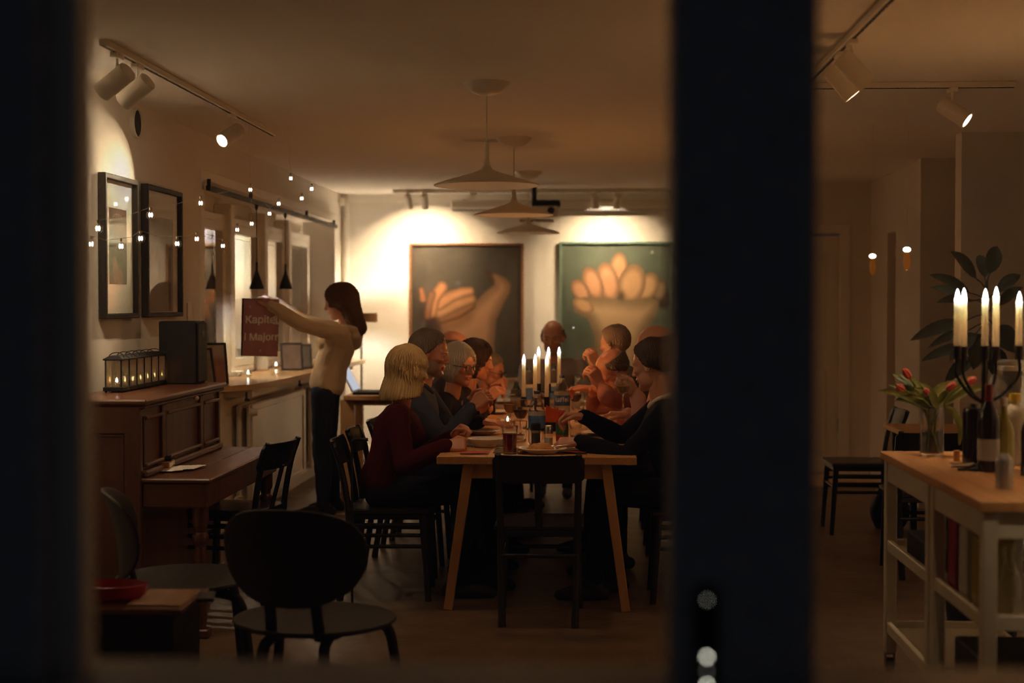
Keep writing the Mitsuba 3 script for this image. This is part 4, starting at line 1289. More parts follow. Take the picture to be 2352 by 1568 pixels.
# low box table at the lower left with a red tray
y0 = 4.95
a, b = at(205, 1390, Y=y0), at(415, 1400, Y=y0)
zt = b[2]
k = thing('low_table', 'low wooden box table with dark sides at the lower left', 'low table')
xa, xb = -1.76, b[0]
part(k, 'top', box(xa, xb, y0, y0 + .38, zt - .02, zt, .003), 'piano_top_wood')
part(k, 'body', box(xa + .02, xb - .03, y0 + .015, y0 + .36, .03, zt - .02, .004), 'black_wood')
for x in (xa + .03, xb - .04):
    for y in (y0 + .03, y0 + .34):
        part(k, 'foot', cone((x, y, 0), (x, y, .035), .015, n=10), 'black_metal')
k = thing('ribbed_mat', 'pale ribbed wooden mat on the low box table', 'mat')
x0 = at(300, 1390, Y=y0 + .1)[0]
for i in range(18):
    part(k, 'slat', box(x0 + i * .0105, x0 + i * .0105 + .008, y0 + .05, y0 + .33, zt, zt + .006, .001), 'counter_wood')
solo('phone', 'small black phone on the low box table right of the ribbed mat', 'phone', xf(box(-.03, .03, -.07, .07, zt, zt + .012, .004), (x0 + .24, y0 + .2, 0), .2), 'black_plastic')
mat('red_glass', (.34, .012, .018), .08)
k = thing('red_tray', 'glossy red oval dish on the low box table at the left edge', 'dish')
m = lathe([(0, 0), (.10, 0), (.125, .02), (.132, .055), (.127, .056), (.118, .022), (.095, .008), (0, .008)], (0, 0, 0), 44)
v = np.array(m.vertices) * (1.0, .7, 1)
part(k, 'dish', trimesh.Trimesh(v + (at(254, 1385, Y=y0 + .17)[0], y0 + .17, zt), m.faces, process=False), 'red_glass', 40)


# ---------------------------------------------------------------- kitchen trolley with bottles, tulips, candles
CXL, CXR, CY0, CY1, CZ = 1.160, 1.62, 4.43, 5.95, .88
mat('cart_paint', (.56, .50, .38), .45)
k = thing('kitchen_trolley', 'long cream kitchen trolley with a wooden top at the right edge', 'kitchen trolley')
for i in range(5):
    w = (CXR - CXL) / 5
    part(k, 'top_board', box(CXL + i * w, CXL + (i + 1) * w - .0005, CY0, CY1, CZ - .03, CZ, .003), 'cart_top_wood')
lx = ((CXL + .012, CXL + .056), (CXR - .056, CXR - .012))
for y in (CY0 + .02, CY0 + .66, CY0 + .735, CY1 - .065):
    for xa, xb in lx:
        part(k, 'post', box(xa, xb, y, y + .045, .085, CZ - .03, .004), 'cart_paint')
for ya, yb in ((CY0 + .03, CY0 + .70), (CY0 + .74, CY1 - .03)):
    for xa, xb in ((CXL + .018, CXL + .038), (CXR - .038, CXR - .018)):
        for z0, z1 in ((CZ - .115, CZ - .03), (.490, .535), (.165, .21)):
            part(k, 'rail', box(xa, xb, ya, yb, z0, z1, .003), 'cart_paint')
    for y in (ya, yb - .02):
        for z0, z1 in ((CZ - .115, CZ - .03), (.490, .535), (.165, .21)):
            part(k, 'cross_rail', box(CXL + .02, CXR - .02, y, y + .02, z0, z1, .003), 'cart_paint')
    for z in (.51, .185):
        part(k, 'shelf', box(CXL + .03, CXR - .03, ya, yb, z - .012, z, .002), 'cart_paint')
for y in (CY0 + .042, CY1 - .042):
    for x in (CXL + .034, CXR - .034):
        w_ = part(k, 'castor', cone((x - .012, y, .032), (x + .012, y, .032), .032), 'black_plastic', 30)
        put(numbered(w_ + '__fork'), cat([box(x - .02, x - .014, y - .012, y + .012, .03, .085), box(x + .014, x + .02, y - .012, y + .012, .03, .085), box(x - .02, x + .02, y - .014, y + .014, .078, .088)]), 'steel')


def ct(px, py):
    p = at(px, py, Z=CZ)
    return p[0], p[1]


# tulips in a glass vase
x, y = ct(2140, 1047)
k = thing('tulip_vase', 'clear glass vase with water on the trolley, holding the tulips', 'vase')
part(k, 'glass', lathe([(0, 0), (.042, 0), (.045, .004), (.044, .10), (.050, .205), (.048, .205), (.042, .10), (.042, .012), (0, .012)], (x, y, CZ), 36), 'solid_glass', 40)
mat('leaf_green', mottled((.055, .075, .012), (.12, .15, .03), 30.0), .45)
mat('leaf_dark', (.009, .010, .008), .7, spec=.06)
mat('tulip_red', mottled((.30, .04, .04), (.46, .10, .085), 50.0), .5)


def blade(p0, p1, width, droop=.0, nrm=None, fold=.25, n=12, wmax=.4):
    """A long leaf from p0 to p1 with a fold along its middle."""
    p0, p1 = np.asarray(p0, float), np.asarray(p1, float)
    t = np.linspace(0, 1, n)
    c = p0 + t[:, None] * (p1 - p0)
    c[:, 2] += droop * np.sin(np.pi * t) - .0 * t
    d = np.gradient(c, axis=0)
    d /= np.linalg.norm(d, axis=1, keepdims=True)
    nr = np.asarray(nrm if nrm is not None else (0, -1, .3), float)
    s = np.cross(d, nr)
    s /= np.linalg.norm(s, axis=1, keepdims=True) + 1e-9
    u = np.cross(s, d)
    w = width * (np.sin(np.pi * t ** (np.log(.5) / np.log(wmax))) ** .8 + .06 * (1 - t))
    v = np.vstack([c - s * w[:, None] / 2 + u * w[:, None] * fold, c - u * .0006, c + s * w[:, None] / 2 + u * w[:, None] * fold])
    v2 = v + np.vstack([u, u, u]) * .0012
    m = n
    f = []
    for i in range(m - 1):
        for a in (0, m):
            q = (a + i, a + i + 1, a + m + i + 1, a + m + i)
            f += [(q[0], q[1], q[2]), (q[0], q[2], q[3])]
            q = tuple(z + 3 * m for z in q)
            f += [(q[0], q[2], q[1]), (q[0], q[3], q[2])]
        for a in (0, 2 * m):
            q = (a + i, a + i + 1, a + i + 1 + 3 * m, a + i + 3 * m)
            f += [(q[0], q[2], q[1]), (q[0], q[3], q[2])] if a == 0 else [(q[0], q[1], q[2]), (q[0], q[2], q[3])]
    return trimesh.Trimesh(np.vstack([v, v2]), f, process=False)


heads = [((2088, 852), (.0, .05), 'upper left tulip of the bunch on the trolley'), ((2073, 880), (-.02, -.02), 'lowest left tulip of the bunch on the trolley'), ((2128, 888), (.0, -.06), 'front middle tulip of the bunch on the trolley'),
         ((2178, 879), (.01, .03), 'pink tulip right of the middle in the bunch on the trolley'), ((2222, 866), (.02, .0), 'orange red tulip at the far right of the bunch on the trolley')]
lt = [[(2060, 835), (2098, 870)], [(2043, 875), (2110, 1000)], [(2120, 860), (2092, 880)], [(2155, 885), (2135, 900)], [(2207, 842), (2170, 860)], [(2250, 850), (2240, 838)]]
for i, ((px, py), (dx, dy), l) in enumerate(heads):
    kk = thing('tulip', l, 'tulip', 'red tulips in the glass vase')
    hp = at(px, py, Y=y + dy - .05)
    base = V(x + .018 * (-1) ** i, y + .01 * (i - 2), CZ + .02)
    neck = hp - (0, 0, .022)
    path = bez(base, V(x + (hp[0] - x) * .12, y, CZ + .14), V(x + (hp[0] - x) * .55, y + dy * .5, CZ + .20 + (neck[2] - CZ - .2) * .45), neck, n=8)
    part(kk, 'stem', tube(path, .0036, 8), 'leaf_green', True)
    dirn = path[-1] - path[-4]
    for j in range(6):
        a = j * np.pi / 3 + i
        r = .0125 if j % 2 else .0105
        q = [(0, 0), (.6 * r, .004), (r, .016), (r * .85, .031), (r * .35, .044)]
        m = icosphere(2, 1.0)
        v = np.array(m.vertices) * (.0085, .0065, .025)
        M = np.eye(4)
        d, s, u = frame_of(dirn)
        M[:3, :3] = np.stack([s * math.cos(a) + u * math.sin(a), -s * math.sin(a) + u * math.cos(a), d], 1)
        v = v + (.0065, 0, .018)
        v[:, 0] -= .10 * (v[:, 2] - .012) ** 2 * 60 * .3
        m = trimesh.Trimesh(v, m.faces, process=False)
        m.apply_transform(M)
        m.apply_translation(neck)
        part(kk, 'petal', m, 'tulip_red', True)
    for j in range(5):
        r2 = rng.uniform(-1, 1, 3)
        tip = at(px + 34 * r2[0] + (px - 2145) * (.28 + .10 * (j % 2)), py + 16 + 24 * r2[1], Y=y + dy + .04 + .05 * r2[2])
        part(kk, 'leaf', blade(base + (0, 0, .16), tip, .034, .02, fold=.2), 'leaf_green', True)
kk = thing('tulip_leaf', 'long tulip leaf drooping over the right rim of the vase', 'leaf')
pth = [at(2172, 935, Y=y), at(2190, 945, Y=y), at(2206, 980, Y=y - .01), at(2203, 1022, Y=y - .01)]
c_ = bez(*pth, n=6)
w_ = .026 * np.sin(np.pi * np.linspace(.06, .97, len(c_))) ** .6
d_ = np.gradient(c_, axis=0)
s_ = np.cross(d_, (0, 1, 0))
s_ /= np.linalg.norm(s_, axis=1, keepdims=True)
m_ = len(c_)
v_ = np.vstack([c_ - s_ * w_[:, None] / 2, c_ + (0, -.004, 0), c_ + s_ * w_[:, None] / 2])
f_ = [t for i in range(m_ - 1) for a in (0, m_) for t in ((a + i, a + i + 1, a + m_ + i + 1), (a + i, a + m_ + i + 1, a + m_ + i))]
put(kk, trimesh.Trimesh(v_, f_, process=False), 'leaf_green', True)


def bottle(px, py, prof, mt, label, extra=(), name='bottle', cat_='bottle', x=None, y=None):
    if x is None:
        x, y = ct(px, py)
    k = thing(name, label, cat_, None)
    part(k, 'body', lathe(prof, (x, y, CZ), 32), mt, 40)
    for n, pr, m2 in extra:
        part(k, n, lathe(pr, (x, y, CZ), 32), m2, 40)
    return k, x, y


mat('dark_glass', (.010, .006, .008), .06)
mat('gin', (.55, .50, .40), .2)
mat('yellow', (.55, .38, .04), .4)
mat('wine_capsule', (.16, .008, .016), .35)
mat('spirits', (.30, .24, .04), .12)
bottle(2236, 1066, [(0, 0), (.038, 0), (.040, .004), (.040, .19), (.036, .205), (.016, .212), (.015, .222), (0, .222)], 'dark_glass', 'dark square shouldered bottle with a glass stopper right of the tulips',
       (('stopper', [(0, .222), (.016, .223), (.021, .229), (.021, .238), (.012, .242), (0, .242)], 'clear_glass'),))
bottle(2270, 1082, [(0, 0), (.034, 0), (.037, .005), (.037, .18), (.030, .21), (.0145, .245), (.0135, .30), (0, .30)], 'dark_glass', 'dark wine bottle with a deep red capsule in front of the big jar',
       (('capsule', [(.0145, .245), (.0148, .25), (.0148, .303), (0, .304)], 'wine_capsule'), ('label_band', [(.0375, .04), (.0375, .115)], 'label_pale')))
bottle(2304, 1078, [(0, 0), (.036, 0), (.038, .004), (.036, .14), (.014, .20), (.013, .245), (0, .245)], 'spirits', 'yellow green spirit bottle with a clear cap behind the metal canister',
       (('cap', [(.0135, .225), (.016, .226), (.016, .255), (0, .256)], 'lamp_white'),))
bottle(2330, 1066, [(0, 0), (.045, 0), (.048, .006), (.048, .17), (.040, .20), (.018, .222), (.017, .235), (0, .235)], 'gin', 'squat pale bottle with a yellow cap at the right edge',
       (('cap', [(.018, .228), (.021, .229), (.021, .258), (0, .26)], 'yellow'),))
k, x, y = bottle(2306, 1122, [(0, 0), (.027, 0), (.027, .003), (.027, .088), (.024, .098), (.014, .108), (.012, .112), (0, .112)], 'steel', 'brushed metal canister at the front corner of the trolley', name='canister', cat_='canister')
JS = 1.27
sc_ = lambda pr: [(a_ * JS, b_ * JS) for a_, b_ in pr]
k, x, y = bottle(2326, 1040, sc_([(0, 0), (.072, 0), (.076, .006), (.076, .20), (.068, .235), (.050, .252), (.050, .262), (.048, .262), (.066, .232), (.073, .20), (.073, .01), (0, .01)]), 'solid_glass',
                 'large clear storage jar with a ribbed metal lid on the trolley', (('lid', sc_([(.050, .255), (.054, .256), (.054, .27), (.0525, .272), (.054, .274), (.054, .286), (.05, .288), (0, .289)]), 'steel'),
                                                                                   ('contents', sc_([(0, .011), (.071, .011), (.071, .13), (0, .135)]), 'salt')), name='storage_jar', cat_='jar')
bottle(2366, 1092, [(0, 0), (.030, 0), (.031, .004), (.031, .15), (.02, .19), (0, .19)], 'dark_glass', 'dark bottle cut by the right edge of the picture')
x, y = ct(2215, 1080)
k = thing('corkscrew', 'shiny metal corkscrew lying in front of the tulip vase', 'corkscrew')
part(k, 'handle', cone((x - .05, y, CZ + .018), (x + .035, y + .01, CZ + .018), .010), 'chrome', 30)
th = np.linspace(0, 8 * np.pi, 60)
part(k, 'screw', tube(np.stack([x + .035 + .0007 * th, y + .01 + .005 * np.cos(th), CZ + .016 + .005 * np.sin(th)], 1), .0016, 6), 'chrome', True)
part(k, 'lever', beam((x - .03, y - .02, CZ + .006), (x + .03, y - .03, CZ + .006), .012, .008), 'black_metal')
x, y = ct(2205, 1062)
solo('cork', 'wine cork standing behind the corkscrew', 'cork', lathe([(0, 0), (.011, 0), (.012, .003), (.012, .038), (.011, .04), (0, .04)], (x, y + .05, CZ), 16), 'cart_top_wood', 40)
solo('bottle_opener', 'small black opener lying before the corkscrew', 'bottle opener', beam((x + .01, y - .06, CZ + .004), (x + .07, y - .075, CZ + .004), .022, .008), 'black_metal')

# five candles on a black holder behind the bottles
k = thing('candle_holder', 'tall black five armed candle holder on the trolley', 'candle holder', None)
yk = 5.30
cs = [(2199, 684, 0.0), (2214, 682, .06), (2263, 684, -.02), (2288, 679, .05), (2341, 690, .0)]
xc = at(2262, 700, Y=yk)[0]
zb = at(2262, 796, Y=yk)[2]
part(k, 'foot', lathe([(0, 0), (.075, 0), (.075, .008), (.015, .02), (0, .02)], (xc, yk, CZ), 36), 'black_metal', 40)
part(k, 'stem', cone((xc, yk, CZ + .01), (xc, yk, zb - .045), .010), 'black_metal', 30)
for i, (px, py, dy) in enumerate(cs):
    p = at(px, py, Y=yk + dy)
    zbi = zb - .004 * (i % 2)
    part(k, 'arm', tube(bez(V(xc, yk, zb - .20), V((xc + p[0]) / 2, yk + dy / 2, zb - .17), V(p[0], yk + dy, zb - .10), V(p[0], yk + dy, zb - .03), n=6), .006, 8), 'black_metal', True)
    part(k, 'socket', lathe([(0, -.045), (.0145, -.045), (.0145, .003), (.012, .003), (.012, -.012), (0, -.012)], (p[0], yk + dy, zbi), 20), 'black_metal', 40)
    kk = thing('candle', ['leftmost', 'second', 'middle', 'fourth', 'rightmost'][i] + ' of the five lit candles on the trolley', 'candle', 'lit candles on the trolley')
    candle_stick(kk, p[0], yk + dy, zbi - .012, p[2], 300, .35)

# on the trolley's shelves
ys = CY0 + .2
for i, (px, py, w, h, mt, l) in enumerate(((2178, 1300, .11, .26, 'wine_capsule', 'deep red packet on the upper shelf of the trolley'), (2222, 1330, .10, .235, 'label_pale', 'pale carton on the upper shelf of the trolley'))):
    yy = CY0 + .50 - i * .14
    solo('carton', l, 'carton', box(CXL + .05, CXL + .05 + w * 1.8, yy, yy + w, .51, .51 + h, .003), mt)
solo('carton', 'yellow green carton on the upper shelf of the trolley', 'carton', box(CXL + .05, CXL + .16, CY0 + .20, CY0 + .30, .51, .735, .003), 'spirits')
for i, (dx, dy) in enumerate(((.11, .10), (.17, .13), (.22, .09))):
    bottle(0, 0, [(0, -.37), (.035, -.37), (.037, -.365), (.037, -.25), (.014, -.19), (.013, -.15), (0, -.15)], 'clear_glass', ['clear empty bottle left on the trolley\'s upper shelf', 'clear empty bottle in the middle of the trolley\'s upper shelf', 'clear empty bottle right on the trolley\'s upper shelf'][i], x=CXL + dx, y=CY0 + dy)
solo('serving_box', 'dark box on the lower shelf of the trolley', 'box', box(CXL + .06, CXR - .08, CY0 + .1, CY0 + .55, .185, .36, .006), 'black_plastic')
solo('serving_box', 'dark shallow box on the far upper shelf of the trolley', 'box', box(CXL + .06, CXR - .08, CY0 + .85, CY0 + 1.3, .51, .60, .006), 'black_plastic')


# ---------------------------------------------------------------- tall dark plant behind the trolley
k = thing('rubber_plant', 'tall dark leaved plant behind the candles at the right', 'plant')
yp = 6.12
pc = at(2262, 760, Y=yp)
part(k, 'pot', lathe([(0, 0), (.12, 0), (.15, .26), (.145, .26), (.12, .05), (0, .05)], (pc[0], yp, 0), 36), 'black_plastic', 40)
part(k, 'soil', lathe([(.135, .22), (0, .225)], (pc[0], yp, 0), 30), 'pepper', 40)
stem = bez(V(pc[0], yp, .22), V(pc[0] - .01, yp, .8), V(pc[0] + .01, yp + .01, 1.25), V(pc[0] + .005, yp, 1.56), n=8)
part(k, 'stem', tube(stem, np.linspace(.014, .006, len(stem)), 8), 'leaf_dark', True)
LV = [((2262, 665), (2183, 578), .075, -.10), ((2268, 655), (2290, 565), .095, .03), ((2262, 660), (2250, 585), .085, .08), ((2258, 690), (2134, 631), .06, -.05), ((2256, 700), (2137, 660), .055, .10), ((2258, 690), (2150, 695), .05, .0),
      ((2256, 720), (2090, 782), .075, -.08), ((2258, 740), (2130, 800), .05, .06), ((2268, 690), (2345, 632), .07, .05), ((2270, 720), (2350, 660), .06, -.06), ((2262, 740), (2180, 830), .08, -.12), ((2268, 730), (2235, 850), .12, -.05),
      ((2272, 730), (2330, 810), .13, .02), ((2270, 760), (2300, 880), .12, .08), ((2262, 780), (2115, 830), .06, .05), ((2264, 800), (2170, 880), .08, .02), ((2266, 800), (2330, 900), .10, -.08)]
for (b0, b1, w, dy) in LV:
    p0 = at(*b0, Y=yp)
    p0[:2] = stem[np.argmin(np.abs(stem[:, 2] - p0[2]))][:2]
    p1 = at(*b1, Y=yp + dy)
    pm = p0 + (p1 - p0) * .3
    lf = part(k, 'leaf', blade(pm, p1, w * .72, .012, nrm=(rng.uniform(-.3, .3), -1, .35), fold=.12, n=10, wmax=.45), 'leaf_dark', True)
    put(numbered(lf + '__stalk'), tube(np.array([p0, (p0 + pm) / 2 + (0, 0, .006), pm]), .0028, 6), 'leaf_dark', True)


# ---------------------------------------------------------------- right background: chairs, small table, bag, added bulbs
p = at(1975, 1190, Z=0)
chair(at(1975, 1045, Y=9.6)[0], 9.62, math.pi, 'black chair by the white passage wall on the right')
chair(at(2110, 1100, Y=8.2)[0] + .02, 8.15, math.pi * .5, 'black chair half hidden behind the trolley')
a, b = at(2018, 968, Z=.74), at(2100, 998, Z=.74)
k = thing('side_table', 'small wooden table beyond the trolley on the right', 'table')
part(k, 'top', box(a[0], a[0] + .75, 8.42, 9.05, .71, .74, .004), 'table_wood')
for x in (a[0] + .06, a[0] + .69):
    for y in (8.48, 8.99):
        part(k, 'leg', beam((x, y, 0), (x, y, .71), .035, .035), 'black_metal')
p = at(2000, 1180, Z=0)
k = thing('bag', 'dark slumped bag on the floor beside the right chair', 'bag')
m = icosphere(4, 1.0)
v = np.array(m.vertices)
z = np.clip(v[:, 2], -.75, 1)
w = np.where(z > 0, 1 - .45 * z, 1)
v = np.stack([v[:, 0] * w * .13, v[:, 1] * w * .10, (z + .75) / 1.75 * .31], 1) * (1 + .10 * (meshkit.fbm(v * 3, 3, 5)[:, None] - .5))
part(k, 'body', trimesh.Trimesh(v + (p[0], 9.75, 0), m.faces, process=False), 'black_plastic', True)
part(k, 'handle', tube(bez((p[0] - .05, 9.72, .28), (p[0] - .04, 9.72, .36), (p[0] + .03, 9.73, .36), (p[0] + .05, 9.74, .27)), .007, 8), 'black_plastic', True)
for i, (px, py, Y, l) in enumerate(((2004, 588, 8.6, 'small bulb and amber drop added for a reflected glow in the passage, left one'), (2083, 573, 7.6, 'small bulb and amber drop added for a reflected glow in the passage, right one'))):
    p = at(px, py, Y=Y)
    k = thing('added_bulb', l, 'added light', 'added amber drop lights')
    part(k, 'cord', cone((p[0], Y, H), (p[0], Y, p[2] + .03), .0008, n=6), 'white_gloss')
    m = icosphere(3, .017)
    part(k, 'bulb', trimesh.Trimesh(np.array(m.vertices) * (1.25, 1, .9) + p, m.faces, process=False), 'black_emit', True, emit=(V(1, .85, .62) * 14, .05))
    part(k, 'drop', lathe([(.006, .03), (.012, .0), (.019, -.04), (.016, -.08), (.0, -.095)], p - (0, 0, .015), 24), 'amber_glass', True, emit=(V(.10, .05, .012), .01))  # made-up drop, glowing faintly where an amber reflection trails down
scene['amber_glass'] = {'type': 'thindielectric', 'int_ior': 1.5, 'specular_transmittance': {'type': 'rgb', 'value': [.85, .50, .16]}}


# ---------------------------------------------------------------- globe bulbs added in place of window glass reflections on the left
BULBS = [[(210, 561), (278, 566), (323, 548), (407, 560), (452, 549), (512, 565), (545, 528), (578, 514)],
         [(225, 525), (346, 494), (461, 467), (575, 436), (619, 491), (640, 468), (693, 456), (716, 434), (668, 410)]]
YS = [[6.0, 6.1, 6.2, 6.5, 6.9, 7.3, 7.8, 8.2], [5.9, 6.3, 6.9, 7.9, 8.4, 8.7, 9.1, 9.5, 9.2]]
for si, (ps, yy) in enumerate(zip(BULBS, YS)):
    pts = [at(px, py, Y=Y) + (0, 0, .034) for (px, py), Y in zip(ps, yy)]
    k = thing('reflection_bulbs', ['lower row of small globe bulbs on the left, added in place of reflections in the window glass', 'upper row of small globe bulbs on the left, added in place of reflections in the window glass'][si], 'reflected lights')
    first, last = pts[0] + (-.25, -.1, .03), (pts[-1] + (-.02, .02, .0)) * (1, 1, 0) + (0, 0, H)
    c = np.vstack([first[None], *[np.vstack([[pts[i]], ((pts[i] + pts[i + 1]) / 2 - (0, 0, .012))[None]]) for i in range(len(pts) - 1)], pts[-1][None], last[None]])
    part(k, 'added_cable', tube(c, .0008, 5), 'white_gloss', True)  # cable added to carry the stand-in bulbs
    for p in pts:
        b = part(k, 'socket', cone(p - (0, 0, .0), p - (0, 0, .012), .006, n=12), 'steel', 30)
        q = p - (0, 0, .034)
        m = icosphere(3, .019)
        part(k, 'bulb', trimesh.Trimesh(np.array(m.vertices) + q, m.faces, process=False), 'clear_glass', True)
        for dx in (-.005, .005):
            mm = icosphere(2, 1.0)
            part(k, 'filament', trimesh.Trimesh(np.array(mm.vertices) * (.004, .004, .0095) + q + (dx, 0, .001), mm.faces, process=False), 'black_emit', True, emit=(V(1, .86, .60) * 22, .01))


# ---------------------------------------------------------------- people
from manifold3d import Mesh as MMesh, OpType
import trimesh.smoothing
SPH = np.array(icosphere(2, 1.0).vertices)


def mani(tm):
    return Manifold(MMesh(np.asarray(tm.vertices, np.float32), np.asarray(tm.faces, np.uint32)))


def tmesh(m):
    q = m.to_mesh()
    return trimesh.Trimesh(np.array(q.vert_properties[:, :3], float), np.array(q.tri_verts, int), process=False)


def ball(c, r):
    return np.asarray(c, float) + SPH * r


def ell(c, axes, radii):
    return np.asarray(c, float) + (SPH * radii) @ np.asarray(axes)


def hul(*pts):
    return Manifold.hull_points(np.vstack(pts))


def add(ms):
    return Manifold.batch_boolean(ms, OpType.Add)


def smooth(m, length, it=10):
    t = tmesh(m.refine_to_length(length))
    t.merge_vertices()
    v0 = np.array(t.vertices)
    trimesh.smoothing.filter_taubin(t, lamb=.55, nu=.56, iterations=it)
    far = np.linalg.norm(np.array(t.vertices) - v0, axis=1) > .03
    if far.any():
        t.vertices[far] = v0[far]
    return t


def wrinkle(t, amp, scale, seed=0, stretch=(1, 1, 1)):
    v = np.array(t.vertices)
    n = np.array(t.vertex_normals)
    q = meshkit.fbm(v * scale * np.asarray(stretch), 3, seed)
    ridge = 1 - np.abs(2 * q - 1)
    return trimesh.Trimesh(v + n * (amp * (ridge - .6))[:, None], t.faces, process=False)


# head: the radius along each direction of a smooth union of solids, x forward, y left, z up, metres
DIR = np.array(icosphere(5, 1.0).vertices)
DIRF = np.array(icosphere(5, 1.0).faces)


def s_ell(p, c, r):
    q = (p - np.asarray(c)) / r
    k0 = np.linalg.norm(q, axis=1)
    k1 = np.linalg.norm(q / r, axis=1) + 1e-9
    return k0 * (k0 - 1) / k1


def s_cap(p, a, b, ra, rb):
    a, b = np.asarray(a, float), np.asarray(b, float)
    t = np.clip(((p - a) @ (b - a)) / ((b - a) @ (b - a)), 0, 1)
    return np.linalg.norm(p - a - t[:, None] * (b - a), axis=1) - (ra + (rb - ra) * t)


def smin(a, b, k):
    h = np.clip(.5 + .5 * (b - a) / k, 0, 1)
    return b * (1 - h) + a * h - k * h * (1 - h)


def face_sdf(p, fem=False, old=False):
    y = np.abs(p[:, 1])
    q = np.stack([p[:, 0], y, p[:, 2]], 1)
    j = .9 if fem else 1.0
    d = s_ell(p, (-.012, 0, .030), (.100, .077, .088))
    d = smin(d, s_ell(p, (.030, 0, -.025), (.060, .058, .085)), .02)
    d = smin(d, s_ell(q, (.022, .034 * j, -.066), (.046, .026 * j, .036)), .02)
    d = smin(d, s_ell(p, (.062, 0, -.094), (.030 * j, .028 * j, .022)), .018)
    d = smin(d, s_cap(q, (.086, 0, .022), (.072, .044, .024), .011, .009), .012)                 # brow
    d = smin(d, s_ell(q, (.060, .042, -.016), (.022, .020, .017)), .015)                       # cheek
    d = -smin(-d, s_ell(q, (.101, .031, .004), (.020, .020, .012)), .012)                      # eye socket
    d = smin(d, s_ell(q, (.0745, .031, .004), (.0135, .0135, .0125)), .003)                    # eye ball and lids
    d = smin(d, s_cap(p, (.086, 0, .014), (.1075, 0, -.026), .0075, .0105), .008)              # nose
    d = smin(d, s_ell(q, (.098, .010, -.031), (.011, .008, .007)), .006)
    d = smin(d, s_ell(q, (.084, .012, -.0535), (.011, .016, .006)), .006)
    d = smin(d, s_ell(p, (.084, 0, -.0650), (.010, .018, .0065)), .006)
    d = -smin(-d, s_cap(q, (.100, 0, -.0595), (.088, .022, -.0585), .0015, .001) - .001, .004)  # mouth line
    e = s_ell(q, (-.006, .080, -.004), (.017, .009, .031))                                     # ears
    e = -smin(-e, s_ell(q, (.000, .091, -.004), (.009, .006, .018)), .004)
    return smin(d, e, .006)


def radial(sdf, o, lo=.03, hi=.26, n=34):
    a, b = np.full(len(DIR), lo), np.full(len(DIR), hi)
    # first crossing from outside: march inwards, then bisect
    r = np.full(len(DIR), hi)
    done = np.zeros(len(DIR), bool)
    for _ in range(60):
        d = sdf(o + DIR * r[:, None])
        step = np.clip(d * .8, .0004, .05)
        r = np.where(done, r, r - step)
        done |= d < .0006
        r = np.maximum(r, lo)
    return r


HEADS, SKULL = {}, {}
HLX, HLY = [0, .55, .95, 1.25, 1.5, 1.9, 2.5, 3.15], [.74, .66, .38, .05, -.22, -.50, -.80, -.86]   # hairline: angle from the front, height angle


def head_mesh(fem):
    if fem not in HEADS:
        o = np.array([.005, 0, -.010])
        r = radial(lambda p: face_sdf(p, fem), o)
        HEADS[fem] = o + DIR * r[:, None]
    return HEADS[fem]


def hair_mesh(style, fem, seed):
    """Closed hair volume around the head in head coordinates, by style."""
    o = np.array([-.012, 0, .012])
    d = DIR
    if fem not in SKULL:
        SKULL[fem] = radial(lambda p: face_sdf(p, fem), o)
    skull = SKULL[fem]
    az = np.arctan2(d[:, 1], d[:, 0])                 # 0 = front
    el = np.arcsin(np.clip(d[:, 2], -1, 1))
    a = np.abs(az)
    nz = meshkit.fbm(np.stack([d[:, 0] * 3, d[:, 1] * 3, d[:, 2] * 3], 1), 3, seed)
    strand = np.sin(az * 46 + 9 * nz + 5 * meshkit.noise(d * 4, seed)) * .5 + .5
    if style in ('short', 'short_full', 'fringe', 'crop'):
        # hairline: high at the front, down past the ears behind
        th = {'short': .008, 'short_full': .022, 'fringe': .005, 'crop': .004}[style]
        line = np.interp(a, HLX, HLY)
        line = line + .28 * (meshkit.fbm(d * 9, 3, seed + 2) - .5)
        m = sst(-.10, .16, el - line)
        if style == 'fringe':                           # a bald top with hair round the sides and back
            m = m * sst(.62, .48, el) * sst(.9, 1.25, a)
        thick = th * (1 + .8 * sst(.2, 1.2, el)) * m - .004 * (1 - m)
        if style == 'short_full':
            thick += .012 * m * sst(.9, .2, a) * sst(.3, .8, el)
        r = skull + thick + .004 * (strand - .5) * m + .010 * (nz - .5) * m
        return o + d * r[:, None], strand
    # long hair: a mass with the face cut out
    def mass(p):
        y = np.abs(p[:, 1])
        q = np.stack([p[:, 0], y, p[:, 2]], 1)
        h = s_ell(p, (-.014, 0, .034), (.116, .093, .103))
        if style == 'bob':
            h = smin(h, s_cap(p, (-.012, 0, .03), (-.036, 0, -.13), .090, .106), .03)
            h = -smin(-h, p[:, 2] + .118 + .02 * p[:, 0] / .1, .008) if False else np.maximum(h, -(p[:, 2] + .135 - .2 * p[:, 0]))
        elif style == 'long':
            h = smin(h, s_cap(p, (-.045, 0, .0), (-.085, 0, -.20), .088, .060), .04)
        elif style == 'white_bob':
            h = smin(h, s_ell(p, (-.020, 0, -.022), (.096, .098, .098)), .03)
        else:
            h = smin(h, s_ell(p, (-.030, 0, -.035), (.095, .095, .105)), .03)
        cut = s_ell(p, (.115, 0, -.055), (.105, .064 if style != 'bob' else .060, .125))
        return -smin(-h, cut, .014)
    r = radial(mass, o, lo=.02, hi=.34)
    groove = .013 if style == 'bob' else .008
    r = r * (1 + .0 * nz) - groove * strand * sst(1.35, .5, el) * (r > skull - .01) + .010 * (nz - .5)
    fc = s_ell(o + d * skull[:, None], (.115, 0, -.055), (.105, .064 if style != 'bob' else .060, .125)) > .010
    r = np.where(fc & (d[:, 2] > -.45), np.maximum(r, skull + .007 + .004 * strand), r)
    low = d[:, 2] < -.55
    r = np.where(low & (r < skull), np.minimum(r, skull - .006), r)
    return o + d * r[:, None], strand


